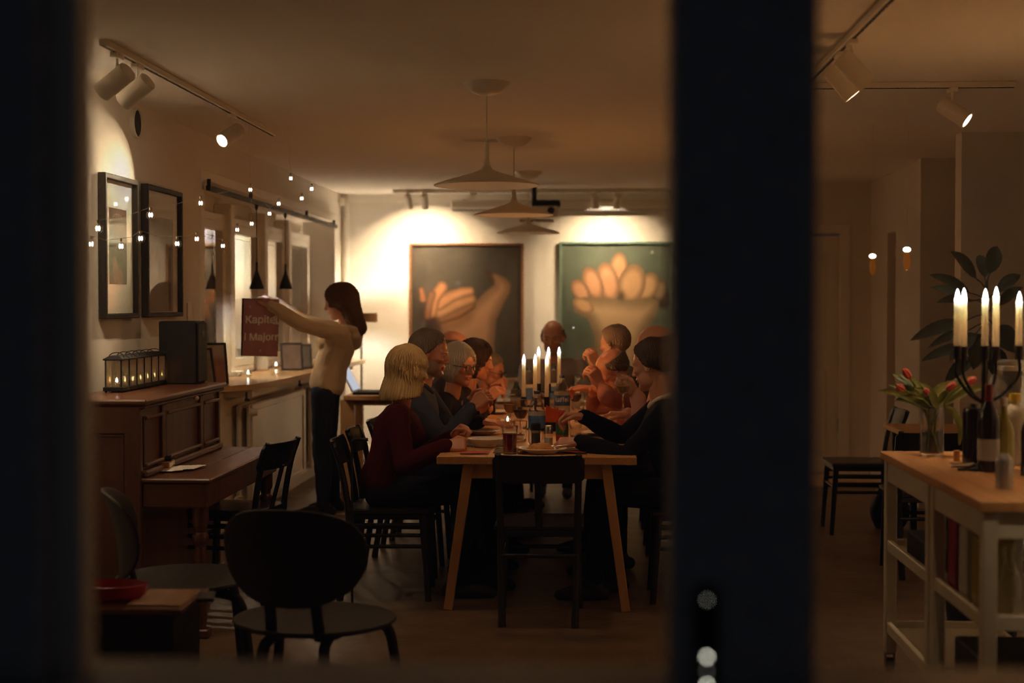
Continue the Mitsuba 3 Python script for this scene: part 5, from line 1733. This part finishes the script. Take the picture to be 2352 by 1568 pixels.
def hmat(c, yaw, pitch=0., roll=0., s=1.0):
    cy, sy = math.cos(yaw), math.sin(yaw)
    cp, sp = math.cos(pitch), math.sin(pitch)
    cr, sr = math.cos(roll), math.sin(roll)
    Rz = np.array([[cy, -sy, 0], [sy, cy, 0], [0, 0, 1]])
    Ry = np.array([[cp, 0, sp], [0, 1, 0], [-sp, 0, cp]])       # positive pitch looks down
    Rx = np.array([[1, 0, 0], [0, cr, -sr], [0, sr, cr]])
    M = np.eye(4)
    M[:3, :3] = Rz @ Ry @ Rx * s
    M[:3, 3] = c
    return M


def apply(M, v):
    return np.asarray(v) @ M[:3, :3].T + M[:3, 3]


HAND = {}
POSES = {'relaxed': ((18, 25, 15), (24, 30, 18), (30, 34, 20), (36, 36, 22), 12), 'flat': ((6, 8, 5), (8, 10, 6), (10, 10, 6), (12, 12, 8), 8),
         'fist': ((72, 88, 50), (76, 92, 55), (78, 92, 55), (80, 90, 50), 40), 'grip': ((42, 50, 34), (48, 55, 36), (52, 58, 38), (56, 58, 38), 30), 'pinch': ((48, 48, 30), (55, 62, 40), (62, 70, 45), (68, 72, 45), 26)}


def hand(pose):
    """A right hand: wrist at the origin, fingers along +x, back of the hand up, thumb on +y."""
    if pose in HAND:
        return HAND[pose]
    ms = []
    heel = [ball((.004, y, 0), r) for y, r in ((.018, .016), (-.018, .016))]
    mid = [ball((.048, .030, -.002), .015), ball((.048, -.028, -.002), .014)]
    knk = [ball((.088, y, .002), r) for y, r in ((.030, .0125), (.010, .013), (-.010, .0125), (-.029, .011))]
    ms += [hul(*heel, *mid), hul(*mid, *knk), hul(ball((-.03, .006, 0), .023), ball((-.03, -.008, 0), .022), *heel)]
    ms.append(hul(ball((.02, .026, -.010), .017), ball((.05, .036, -.012), .012), ball((.04, .01, -.012), .012)))      # ball of the thumb
    spec = POSES[pose]
    for (y, L, r), cu in zip(((.030, (.043, .026, .020), .0092), (.010, (.047, .030, .021), .0094), (-.010, (.043, .028, .020), .0090), (-.029, (.034, .021, .018), .0080)), spec[:4]):
        p = V(.090, y, .001)
        ang, rr = 0.0, r
        spread = y * 2.2
        for l, c in zip(L, cu):
            ang += math.radians(c)
            q = p + l * V(math.cos(ang) * math.cos(spread), math.cos(ang) * math.sin(spread), -math.sin(ang))
            ms.append(hul(ball(p, rr), ball(q, rr * .9)))
            p, rr = q, rr * .9
    p, rr = V(.034, .036, -.010), .0125
    tb = math.radians(spec[4])
    dv = V(.72, .66, -.20)
    for i, l in enumerate((.040, .031, .024)):
        d = dv / np.linalg.norm(dv)
        q = p + d * l
        ms.append(hul(ball(p, rr), ball(q, rr * .88)))
        p, rr = q, rr * .88
        dv = d + V(.25, -math.sin(tb) * .9, -math.sin(tb) * .5)
    t = smooth(add(ms), .0055, 5)
    HAND[pose] = t
    return t


def place_hand(pose, wrist, fdir, back, right, s=1.0):
    t = hand(pose)
    v = np.array(t.vertices) * s
    f = np.array(t.faces)
    if not right:
        v = v * (1, -1, 1)
        f = f[:, ::-1]
    x = np.asarray(fdir, float) / np.linalg.norm(fdir)
    z = np.asarray(back, float) - x * (np.asarray(back, float) @ x)
    z /= np.linalg.norm(z)
    yv = np.cross(z, x)
    return trimesh.Trimesh(v @ np.stack([x, yv, z]) + wrist, f, process=False)


def elbow(S, W, a, b, pole):
    d = W - S
    L = np.linalg.norm(d)
    if L > (a + b) * .985:
        k = L / ((a + b) * .985)
        a, b = a * k, b * k
    x = (a * a - b * b + L * L) / (2 * L)
    h = math.sqrt(max(a * a - x * x, 1e-6))
    d /= L
    p = np.asarray(pole, float) - d * (np.asarray(pole, float) @ d)
    return S + d * x + p / np.linalg.norm(p) * h


def person(label, hip, yaw, head, hyaw, hpitch=0., hroll=0., fem=False, hs=1.0, top=(.05, .05, .06), legs=(.012, .013, .02), hair='short', hair_col=(.05, .035, .025), skin=(.56, .245, .15),
           R=None, L=None, beard=None, build=1.0, belly=.0, collar=None, extras=None, knees=None, feet=None, top_name='sweater', pole_r=None, pole_l=None, seed=0, hood=False, sleeve=1.0, standing=False, under=None):
    k = thing('person', label, 'person')
    hip, head = np.asarray(hip, float), np.asarray(head, float)
    Hm = hmat(head, hyaw, hpitch, hroll, hs)
    N = apply(hmat(head, hyaw * .5 + yaw * .5, hpitch * .35, 0, hs), (-.030, 0, -.165))
    lft = V(-math.sin(yaw), math.cos(yaw), 0)
    sp = (N - hip)
    TL = np.linalg.norm(sp)
    sp = sp / TL
    fw = np.cross(lft, sp)
    fw /= np.linalg.norm(fw)
    lf2 = np.cross(sp, fw)
    ax = np.stack([lf2, fw, sp])
    b = build
    W = hip + sp * TL * .36 + fw * (.012 + belly * .4)
    C = hip + sp * TL * .70 + fw * .012
    SHW = (.150 if fem else .178) * b
    shl, shr = N - sp * .055 + lf2 * SHW, N - sp * .055 - lf2 * SHW
    rad = dict(p=(.165 * b, .120 * b, .095), w=(.140 * b, .108 * b + belly, .08), c=(.158 * b, .115 * b, .10), s=(.11 * b, .075 * b, .045))

    def torso(g):
        o = np.array([g, g, g])
        P_, W_, C_ = ell(hip + sp * .03, ax, np.array(rad['p']) + o), ell(W, ax, np.array(rad['w']) + o), ell(C, ax, np.array(rad['c']) + o)
        S_ = ell(N - sp * .060, ax, np.array(rad['s']) + o)
        caps = [ball(shl, .052 * b + g), ball(shr, .052 * b + g)]
        out = [hul(P_, W_), hul(W_, C_), hul(C_, S_), hul(S_, *caps), hul(C_, caps[0]), hul(C_, caps[1])]
        if fem:
            out += [hul(ball(C + fw * .075 * b + lf2 * i * .062 - sp * .02, .058 + g), ell(C, ax, np.array(rad['c']) * .8)) for i in (-1, 1)]
        return out

    UA, FA = (.265, .235) if fem else (.295, .255)
    arms, hands_ = [], []
    for sgn, sh, spec, pole in ((-1, shr, R, pole_r), (1, shl, L, pole_l)):
        if spec is None:
            w = hip + fw * .30 + lf2 * sgn * .12 + sp * .12
            spec = (w, fw, V(0, 0, 1), 'relaxed')
        w = np.asarray(spec[0], float)
        pole = np.asarray(pole if pole is not None else -sp * .9 + lf2 * sgn * .55 - fw * .25)
        e = elbow(sh.copy(), w, UA, FA, pole)
        arms.append((sh, e, w))
        hands_.append((spec, sgn < 0, w))
    hs_ = .93 if fem else 1.0

    def arm(sh, e, w, r0, r1, r2, cut=1.0):
        w2 = e + (w - e) * cut
        return [hul(ball(sh, r0), ball(e, r1)), hul(ball(e, r1), ball(e + (w2 - e) * .35, r1 * 1.02), ball(w2, r2))]

    kn = knees or [hip + V(math.cos(yaw), math.sin(yaw), 0) * .42 + lft * s * .11 + (0, 0, -.01) for s in (1, -1)]
    an = feet or [V(q[0], q[1], .085) + V(math.cos(yaw), math.sin(yaw), 0) * (-.04 if i else .06) + lft * (.01 if i else -.01) for i, q in enumerate(kn)]
    hj = [hip + lft * s * .088 - (0, 0, .02) for s in (1, -1)]

    def leg(g):
        out = []
        for h_, q, a_ in zip(hj, kn, an):
            out += [hul(ball(h_, .080 * b + g), ball(q, .052 + g)), hul(ball(q, .052 + g), ball(q * .65 + np.asarray(a_) * .35 - V(math.cos(yaw), math.sin(yaw), 0) * .012, .053 + g), ball(a_, .033 + g))]
        return out
    # skin
    neck = [hul(ball(N - sp * .01, .054 * (.9 if fem else 1.04)), ball(apply(Hm, (-.016, 0, -.055)), .052 * (.88 if fem else 1.05)))]
    limb = []
    for sh, e, w in arms:
        limb += arm(sh, e, w, .040 * b, .036, .026 * hs_)
    body = smooth(add(torso(-.012) + neck + limb + leg(-.012)), .022, 8)
    hd = trimesh.Trimesh(apply(Hm, head_mesh(fem)), DIRF, process=False)
    parts = [mani(body), mani(hd)]
    for spec, right, w in hands_:
        parts.append(mani(place_hand(spec[3], w, spec[1], spec[2], right, hs_)))
    bm = tmesh(add(parts))
    v = np.array(bm.vertices)
    q = apply(np.linalg.inv(Hm), v)
    col = np.tile(np.asarray(skin, float), (len(v), 1)) * (.94 + .12 * meshkit.fbm(v * 30, 3, 3)[:, None])
    y = np.abs(q[:, 1])

    def tint(mask, c):
        nonlocal col
        col = col * (1 - mask[:, None]) + mask[:, None] * np.asarray(c)
    near = np.linalg.norm(q, axis=1) < .2
    if hair in ('short', 'short_full', 'fringe', 'crop'):
        qq = q - np.array([-.012, 0, .012])
        el_, az_ = np.arcsin(np.clip(qq[:, 2] / (np.linalg.norm(qq, axis=1) + 1e-9), -1, 1)), np.abs(np.arctan2(qq[:, 1], qq[:, 0]))
        ln = np.interp(az_, HLX, HLY)
        mk = sst(-.20, .10, el_ - ln + .25 * (meshkit.fbm(q * 120, 2, 3) - .5)) * (q[:, 2] > -.12)
        if hair == 'fringe':
            mk = mk * sst(.75, .40, el_) * sst(.8, 1.25, az_)
        tint(near * .85 * mk * (np.abs(q[:, 1]) < .082), np.asarray(hair_col) * .9)
    tint(near * .6 * sst(1.2, .7, np.hypot((q[:, 2] + .0595) / .012, y / .024)) * (q[:, 0] > .07), np.asarray(skin) * (.85, .5, .5))
    tint(near * .35 * sst(.03, .01, np.linalg.norm(np.stack([q[:, 0] - .07, y - .045, q[:, 2] + .02], 1), axis=1)), np.asarray(skin) * (1, .72, .66))
    brow = np.asarray(hair_col) * .8 if hair else np.asarray(skin) * .5
    tint(near * .8 * sst(1.2, .6, np.hypot((q[:, 2] - .0235) / .0055, (y - .032) / .020)) * (q[:, 0] > .06), brow)
    eye = near * (np.hypot((q[:, 2] - .004) / .0048, (y - .031) / .0105) < 1) * (q[:, 0] > .075)
    tint(eye * 1.0, (.24, .20, .17))
    tint(near * (np.hypot(q[:, 2] - .004, y - .031) < .0052) * (q[:, 0] > .075) * 1.0, (.03, .022, .018))
    if beard is not None:
        bz = near * sst(-.018, -.045, q[:, 2]) * sst(-.02, .02, q[:, 0]) * sst(.030, .05, np.hypot(q[:, 2] + .055, y * .9) + .03 * (q[:, 2] < -.07)) * (q[:, 2] > -.13)
        tint(.8 * np.clip(bz, 0, 1), np.asarray(beard))
    put(k + '__body', bm, 'vskin', True, color=np.clip(col, 0, 1))
    used.add(k + '__body')
    # clothing
    cl = torso(.006)
    for sh, e, w in arms:
        cl += arm(sh, e, w, .058 * b, .048, .036, .96 * sleeve)
    g = wrinkle(smooth(add(cl), .019, 8), .012, 13, seed)
    put(numbered(k + '__' + top_name), g, top if isinstance(top, str) else cloth(top), True)
    tr = wrinkle(smooth(add(leg(.007) + [hul(ell(hip + sp * .01, ax, np.array(rad['p']) * (.98, 1.0, .95)), *[ball(h_, .084 * b) for h_ in hj])]), .022, 8), .010, 11, seed + 3)
    put(numbered(k + '__trousers'), tr, legs if isinstance(legs, str) else cloth(legs), True)
    for a_ in an:
        d = V(math.cos(yaw), math.sin(yaw), 0)
        a_ = np.asarray(a_)
        sh_ = smooth(add([hul(ball(a_ * (1, 1, 0) + d * -.055 + (0, 0, .036), .034), ball(a_ * (1, 1, 0) + d * .09 + (0, 0, .034), .040), ball(a_ * (1, 1, 0) + d * .165 + (0, 0, .024), .024)), hul(ball(a_, .042), ball(a_ * (1, 1, 0) + d * -.03 + (0, 0, .04), .036))]), .02, 4)
        vv = np.array(sh_.vertices)
        vv[:, 2] = np.maximum(vv[:, 2], .002)
        part(k, 'shoe', trimesh.Trimesh(vv, sh_.faces, process=False), 'black_wood', True)
    if hair:
        hv, st = hair_mesh(hair, fem, seed)
        c = np.asarray(hair_col) * (.72 + .5 * st[:, None]) * (.8 + .4 * meshkit.fbm(hv * 16, 3, seed)[:, None])
        put(numbered(k + '__hair'), trimesh.Trimesh(apply(Hm, hv), DIRF, process=False), 'vcol', True, color=np.clip(c, 0, 1))
    if collar is not None:
        a = np.linspace(0, 2 * np.pi, 40)
        up = apply(Hm, (-.016, 0, -.06)) - N
        up /= np.linalg.norm(up)
        d_, s_, u_ = frame_of(up, fw)
        ring = N + up * .012 + (np.cos(a)[:, None] * lf2 * .066 + np.sin(a)[:, None] * fw * .064) - (np.clip(np.sin(a), 0, 1) ** 2)[:, None] * up * .03
        part(k, 'collar', tube(np.vstack([ring]), .013, 8), cloth(collar), True)
    if hood:
        m = smooth(add([hul(ball(N - fw * .085 + lf2 * i * .06 - sp * .045, .040), ball(N - fw * .095 - sp * .10, .042)) for i in (-1, 0, 1)] + [hul(ball(N - fw * .07 + lf2 * i * .075 - sp * .01, .03), ball(N + fw * .02 + lf2 * i * .075 - sp * .015, .022), ball(N - fw * .09 - sp * .06, .035)) for i in (-1, 1)]), .015, 8)
        part(k, 'hood', wrinkle(m, .008, 18, 4), top if isinstance(top, str) else cloth(top), True)
    if extras:
        extras(k, Hm, N, ax, hip)
    return k, Hm


CL = {}


def cloth(c):
    key = 'cloth_%d' % len(CL) if tuple(c) not in CL else CL[tuple(c)]
    if tuple(c) not in CL:
        CL[tuple(c)] = key
        mat(key, c, .9, spec=.08)
    return key


def glasses(k, Hm, dark=False, onhead=False, s=1.0):
    dz, dx, M = 0.0, 0.0, Hm
    if onhead:
        M = Hm @ hmat((-.012, 0, .022), 0, -.95)
    for sg in (-1, 1):
        a = np.linspace(0, 2 * np.pi, 25)
        ring = np.stack([.103 - .010 * np.abs(np.sin(a)) * 0 + 0 * a, sg * .033 + .024 * np.sign(np.cos(a)) * np.abs(np.cos(a)) ** .8, .002 + .018 * np.sign(np.sin(a)) * np.abs(np.sin(a)) ** .8], 1)
        part(k, 'glasses_rim', tube(apply(M, ring), .0019, 6, False), 'black_plastic', True)
        part(k, 'glasses_lens', trimesh.Trimesh(apply(M, np.vstack([ring[:-1], [[.104, sg * .033, .002]]])), [(i, (i + 1) % 24, 24) for i in range(24)], process=False), 'dark_glass' if dark else 'clear_glass')
        part(k, 'glasses_arm', tube(apply(M, [(.103, sg * .057, .006), (.06, sg * .080, .008), (-.01, sg * .088, .006)]), .0018, 6), 'black_plastic', True)
    part(k, 'glasses_bridge', tube(apply(M, [(.103, -.010, .006), (.108, 0, .008), (.103, .010, .006)]), .0018, 6), 'black_plastic', True)


UPZ = V(0, 0, 1)
HIPZ = .545
# ---- left side of the table, from the camera inwards (they look along +x)
def seat(x, y, yaw, label):
    chair(x, y, yaw, label)


# 1 blond woman
w1, w2 = at(1026, 1023, Y=7.22), at(1040, 1003, Y=7.52)
person('blond bobbed woman in a dark red sweater, nearest diner on the left of the table', (-1.03, 7.40, HIPZ), .06, at(938, 852, Y=7.42), .62, .10, fem=True, top=(.036, .005, .008), legs=(.008, .009, .016), hair='bob', hair_col=(.60, .42, .20),
       R=(w1, (1, .12, .05), (.0, -.75, .65), 'fist'), L=(w2, (.75, -.25, .62), (-.4, .5, .7), 'fist'), seed=1, build=1.02)
seat(-1.0, 7.40, .05, 'black chair under the blond woman, at the near left of the table')
p = at(808, 1012, Y=7.05)
q = at(807, 1330, Z=0)
k = thing('walking_stick', 'thin black walking stick standing upright behind the blond woman\'s chair', 'walking stick')
part(k, 'shaft', cone((p[0], 7.05, .0), (p[0], 7.05, p[2]), .006, n=12), 'black_metal', 30)
part(k, 'handle', tube(bez((p[0], 7.05, p[2] - .004), (p[0] + .02, 7.055, p[2] + .006), (p[0] + .075, 7.07, p[2] + .004)), .008, 8), 'black_metal', True)
# 2 man in a denim shirt
w1, w2 = at(1083, 936, Y=7.86), at(1080, 922, Y=8.06)
person('grey haired bearded man in a blue denim shirt beside the blond woman', (-1.05, 8.02, HIPZ), .0, at(986, 812, Y=8.0), -.02, .18, hs=1.04, top=(.042, .048, .075), legs=(.012, .014, .025), hair='short', hair_col=(.14, .105, .08), beard=(.22, .17, .13),
       R=(w1, (.75, .15, .62), (-.45, -.75, .4), 'grip'), L=(w2, (.8, -.2, .5), (-.3, .75, .5), 'grip'), seed=2, top_name='shirt', collar=(.055, .062, .095), build=1.04)
seat(-1.02, 8.02, 0, 'black chair under the man in the denim shirt')


def buttons(k, Hm, N, ax, hip):
    glasses(k, Hm)
    for t in (.12, .19, .26):
        c = N - ax[2] * (t + .02) + ax[1] * (.085 + .30 * t)
        m = icosphere(2, .008)
        part(k, 'button', trimesh.Trimesh(np.array(m.vertices) + c, m.faces, process=False), 'porcelain', True)


# 3 white-haired woman with glasses
w1, w2 = at(1104, 966, Y=8.25), at(1090, 945, Y=8.7)
person('white haired woman with dark glasses and a black buttoned cardigan, third on the left', (-1.02, 8.62, HIPZ), -.12, at(1054, 838, Y=8.52), -.62, .16, fem=True, top=(.012, .011, .016), legs=(.010, .010, .014), hair='white_bob', hair_col=(.62, .56, .47),
       R=(w1, (.95, -.05, -.12), (.05, -.15, 1), 'flat'), L=(w2, (.8, -.1, .5), (-.3, .7, .5), 'grip'), seed=3, extras=buttons, top_name='cardigan', build=.97)
seat(-1.0, 8.64, 0, 'black chair under the white haired woman')
# 4 brunette with sunglasses pushed up
w1, w2 = at(1118, 915, Y=9.0), at(1122, 905, Y=9.25)
person('dark haired woman with sunglasses pushed up on her head, fourth on the left', (-.98, 9.24, HIPZ), .0, at(1093, 826, Y=9.14), .05, .22, fem=True, top=(.02, .013, .015), legs=(.010, .010, .014), hair='brunette', hair_col=(.035, .014, .011),
       R=(w1, (.8, .15, .55), (-.4, -.7, .5), 'grip'), L=(w2, (.8, -.1, .55), (-.3, .7, .5), 'grip'), seed=4, extras=lambda k, H, *a: glasses(k, H, True, True), build=.96)
seat(-.98, 9.24, 0, 'black chair under the dark haired woman')
# 5 bald man leaning back, 6 diner with glasses
person('bald man leaning back, only his crown showing behind the dark haired woman', (-1.08, 9.86, HIPZ), .05, at(1043, 800, Y=9.84), .1, .0, top=(.05, .035, .03), hair='fringe', hair_col=(.10, .075, .06), seed=5)
seat(-1.05, 9.86, 0, 'black chair under the bald man leaning back')
w1, w2 = at(1128, 905, Y=10.2), at(1134, 895, Y=10.45)
person('diner with dark glasses and both hands raised, last on the left of the table', (-.98, 10.46, HIPZ), .0, at(1126, 852, Y=10.36), -.25, .25, top=(.06, .03, .028), hair='short', hair_col=(.20, .15, .11),
       R=(w1, (.6, .0, .8), (-.6, -.6, .4), 'grip'), L=(w2, (.6, -.1, .8), (-.4, .8, .3), 'grip'), seed=6, extras=lambda k, H, *a: glasses(k, H, True))
seat(-.98, 10.46, 0, 'black chair under the last diner on the left')
# ---- right side (they look along -x)
PI = math.pi
w1, w2 = at(1338, 955, Y=7.62), at(1330, 1014, Y=7.22)
person('dark haired man in a navy jacket with a white collar, nearest diner on the right', (.50, 7.40, HIPZ), PI, at(1499, 838, Y=7.40), PI - .50, .22, hs=1.05, top=(.005, .006, .012), legs=(.006, .007, .012), hair='short', hair_col=(.030, .017, .013), collar=(.55, .52, .48),
       R=(w1, (-1, -.15, .05), (.1, .2, 1), 'grip'), L=(w2, (-1, .05, -.05), (.1, -.3, .95), 'grip'), seed=7, top_name='jacket', build=1.08, skin=(.52, .27, .19))
seat(.52, 7.40, PI, 'black chair under the man in the navy jacket')
w1 = at(1462, 905, Y=7.85)
GL = at(1431, 880, Y=7.82)
person('bald man in a pink shirt raising a glass, behind the man in the navy jacket', (.55, 8.06, HIPZ), PI, at(1503, 800, Y=8.04), PI, .10, hs=1.04, top=(.50, .27, .24), hair='fringe', hair_col=(.06, .04, .03), skin=(.60, .31, .22),
       L=(w1, (-.70, -.05, .55), (.55, -.75, .2), 'grip'), R=(at(1440, 950, Y=8.2), (-1, 0, 0), UPZ, 'relaxed'), seed=8, top_name='shirt', collar=(.50, .27, .24))
seat(.56, 8.06, PI, 'black chair under the bald man in the pink shirt')
k = wineglass(0, 0, 'white_wine', 'glass of white wine raised by the bald man in the pink shirt', x=GL[0], y=GL[1] - .01, z=GL[2] - .145, s=1.0, fill=.42)
w1, w2 = at(1362, 893, Y=8.95), at(1380, 885, Y=8.6)
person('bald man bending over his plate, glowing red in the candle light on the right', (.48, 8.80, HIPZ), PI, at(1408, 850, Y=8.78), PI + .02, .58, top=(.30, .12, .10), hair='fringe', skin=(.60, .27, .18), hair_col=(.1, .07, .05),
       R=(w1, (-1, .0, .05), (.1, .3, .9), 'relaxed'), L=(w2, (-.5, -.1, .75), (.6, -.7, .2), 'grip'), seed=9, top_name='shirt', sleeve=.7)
seat(.55, 8.80, PI, 'black chair under the bald man bending over his plate')
w1 = at(1368, 842, Y=9.75)
person('grey haired man raising a hand to his mouth, farther back on the right', (.55, 9.80, HIPZ), PI, at(1412, 790, Y=9.78), PI - .55, .12, top=(.10, .08, .075), hair='short', hair_col=(.17, .12, .095), skin=(.52, .27, .20),
       R=None, L=(w1, (-.35, -.1, .9), (.7, -.7, .1), 'pinch'), seed=10)
seat(.56, 9.80, PI, 'black chair under the grey haired man on the right')
# ---- head of the table
person('grey bearded man in a grey jumper at the far end of the table', (-.26, 11.72, HIPZ), -PI / 2, at(1270, 775, Y=11.55), -PI / 2 - .12, .18, hs=1.10, top=(.26, .22, .20), hair='fringe', hair_col=(.17, .14, .12), beard=(.26, .17, .13), skin=(.48, .24, .17), seed=11, build=1.14,
       R=(V(-.40, 11.22, .80), (0, -1, -.1), UPZ, 'relaxed'), L=(V(-.10, 11.22, .80), (0, -1, -.1), UPZ, 'relaxed'))
seat(-.26, 11.70, -PI / 2, 'black chair under the man at the far end of the table')
# ---- standing woman at the window counter
fx = at(748, 1176, Z=0)
hipw = at(748, 892, Y=10.2)
wl, wr = at(621, 700, Y=10.05), at(634, 694, Y=10.3)
kn = [at(738, 1035, Y=10.12), at(752, 1035, Y=10.30)]
ft = [V(*at(742, 1165, Y=10.08)[:2], .085), V(*at(768, 1160, Y=10.36)[:2], .085)]
person('standing woman with long brown hair in a cream sweater and jeans, holding up a poster', hipw, PI, at(781, 693, Y=10.2), PI - .05, .22, fem=True, hs=1.02, top=(.66, .52, .36), legs=(.020, .025, .048), hair='long', hair_col=(.075, .035, .022), skin=(.50, .27, .20),
       L=(wl, (-.85, -.05, .35), (.15, -.5, .85), 'grip'), R=(wr, (-.85, .0, .30), (.1, .4, .9), 'grip'), seed=12, hood=True, knees=kn, feet=ft, pole_l=(.1, -.2, -1), pole_r=(.1, .3, -1), build=.98)
# ---- the poster she holds
k = thing('poster', 'burgundy poster with pale lettering in a thin black frame, held up at the window', 'poster')
Yp = 10.0
a, b, c_, d_ = at(556, 686, Y=Yp), at(641, 689, Y=Yp + .05), at(553, 818, Y=Yp), at(637, 824, Y=Yp + .05)
w = b - a
w[2] = 0
hgt = a - c_
o = V(c_[0], c_[1], c_[2])
wl_ = np.linalg.norm(w)
nrm = np.cross(w / wl_, hgt / np.linalg.norm(hgt))
part(k, 'board', beam(o + w / 2 - nrm * .008, o + w / 2 + hgt - nrm * .008, wl_, .010, up=nrm, b=.002), 'black_plastic')
m, cc = print_mesh(o + w * .045 + hgt * .01 - nrm * .0005 + nrm * .0, w * .945, hgt * .98, 40, 60, lambda u, v: lerp((.30, .100, .105), (.44, .20, .195), n2(u, v, 4, 3)))
part(k, 'print', m, 'vprint', color=cc)
for t, h, u_, v_ in (('Kapitel', .050, .09, .58), ('1', .058, .82, .56), ('i Majorn', .047, .07, .28)):
    part(k, 'lettering', lettering(t, h, o + w * u_ + hgt * v_ + nrm * .0008, w, hgt, True, .0008), 'label_white')
for u_, v_ in ((.22, .84), (.52, .07)):
    part(k, 'ornament', beam(o + w * u_ + hgt * v_ + nrm * .0008, o + w * u_ + hgt * (v_ + .05) + nrm * .0008, .010, .0012, up=nrm, b=.0003), 'label_pale')
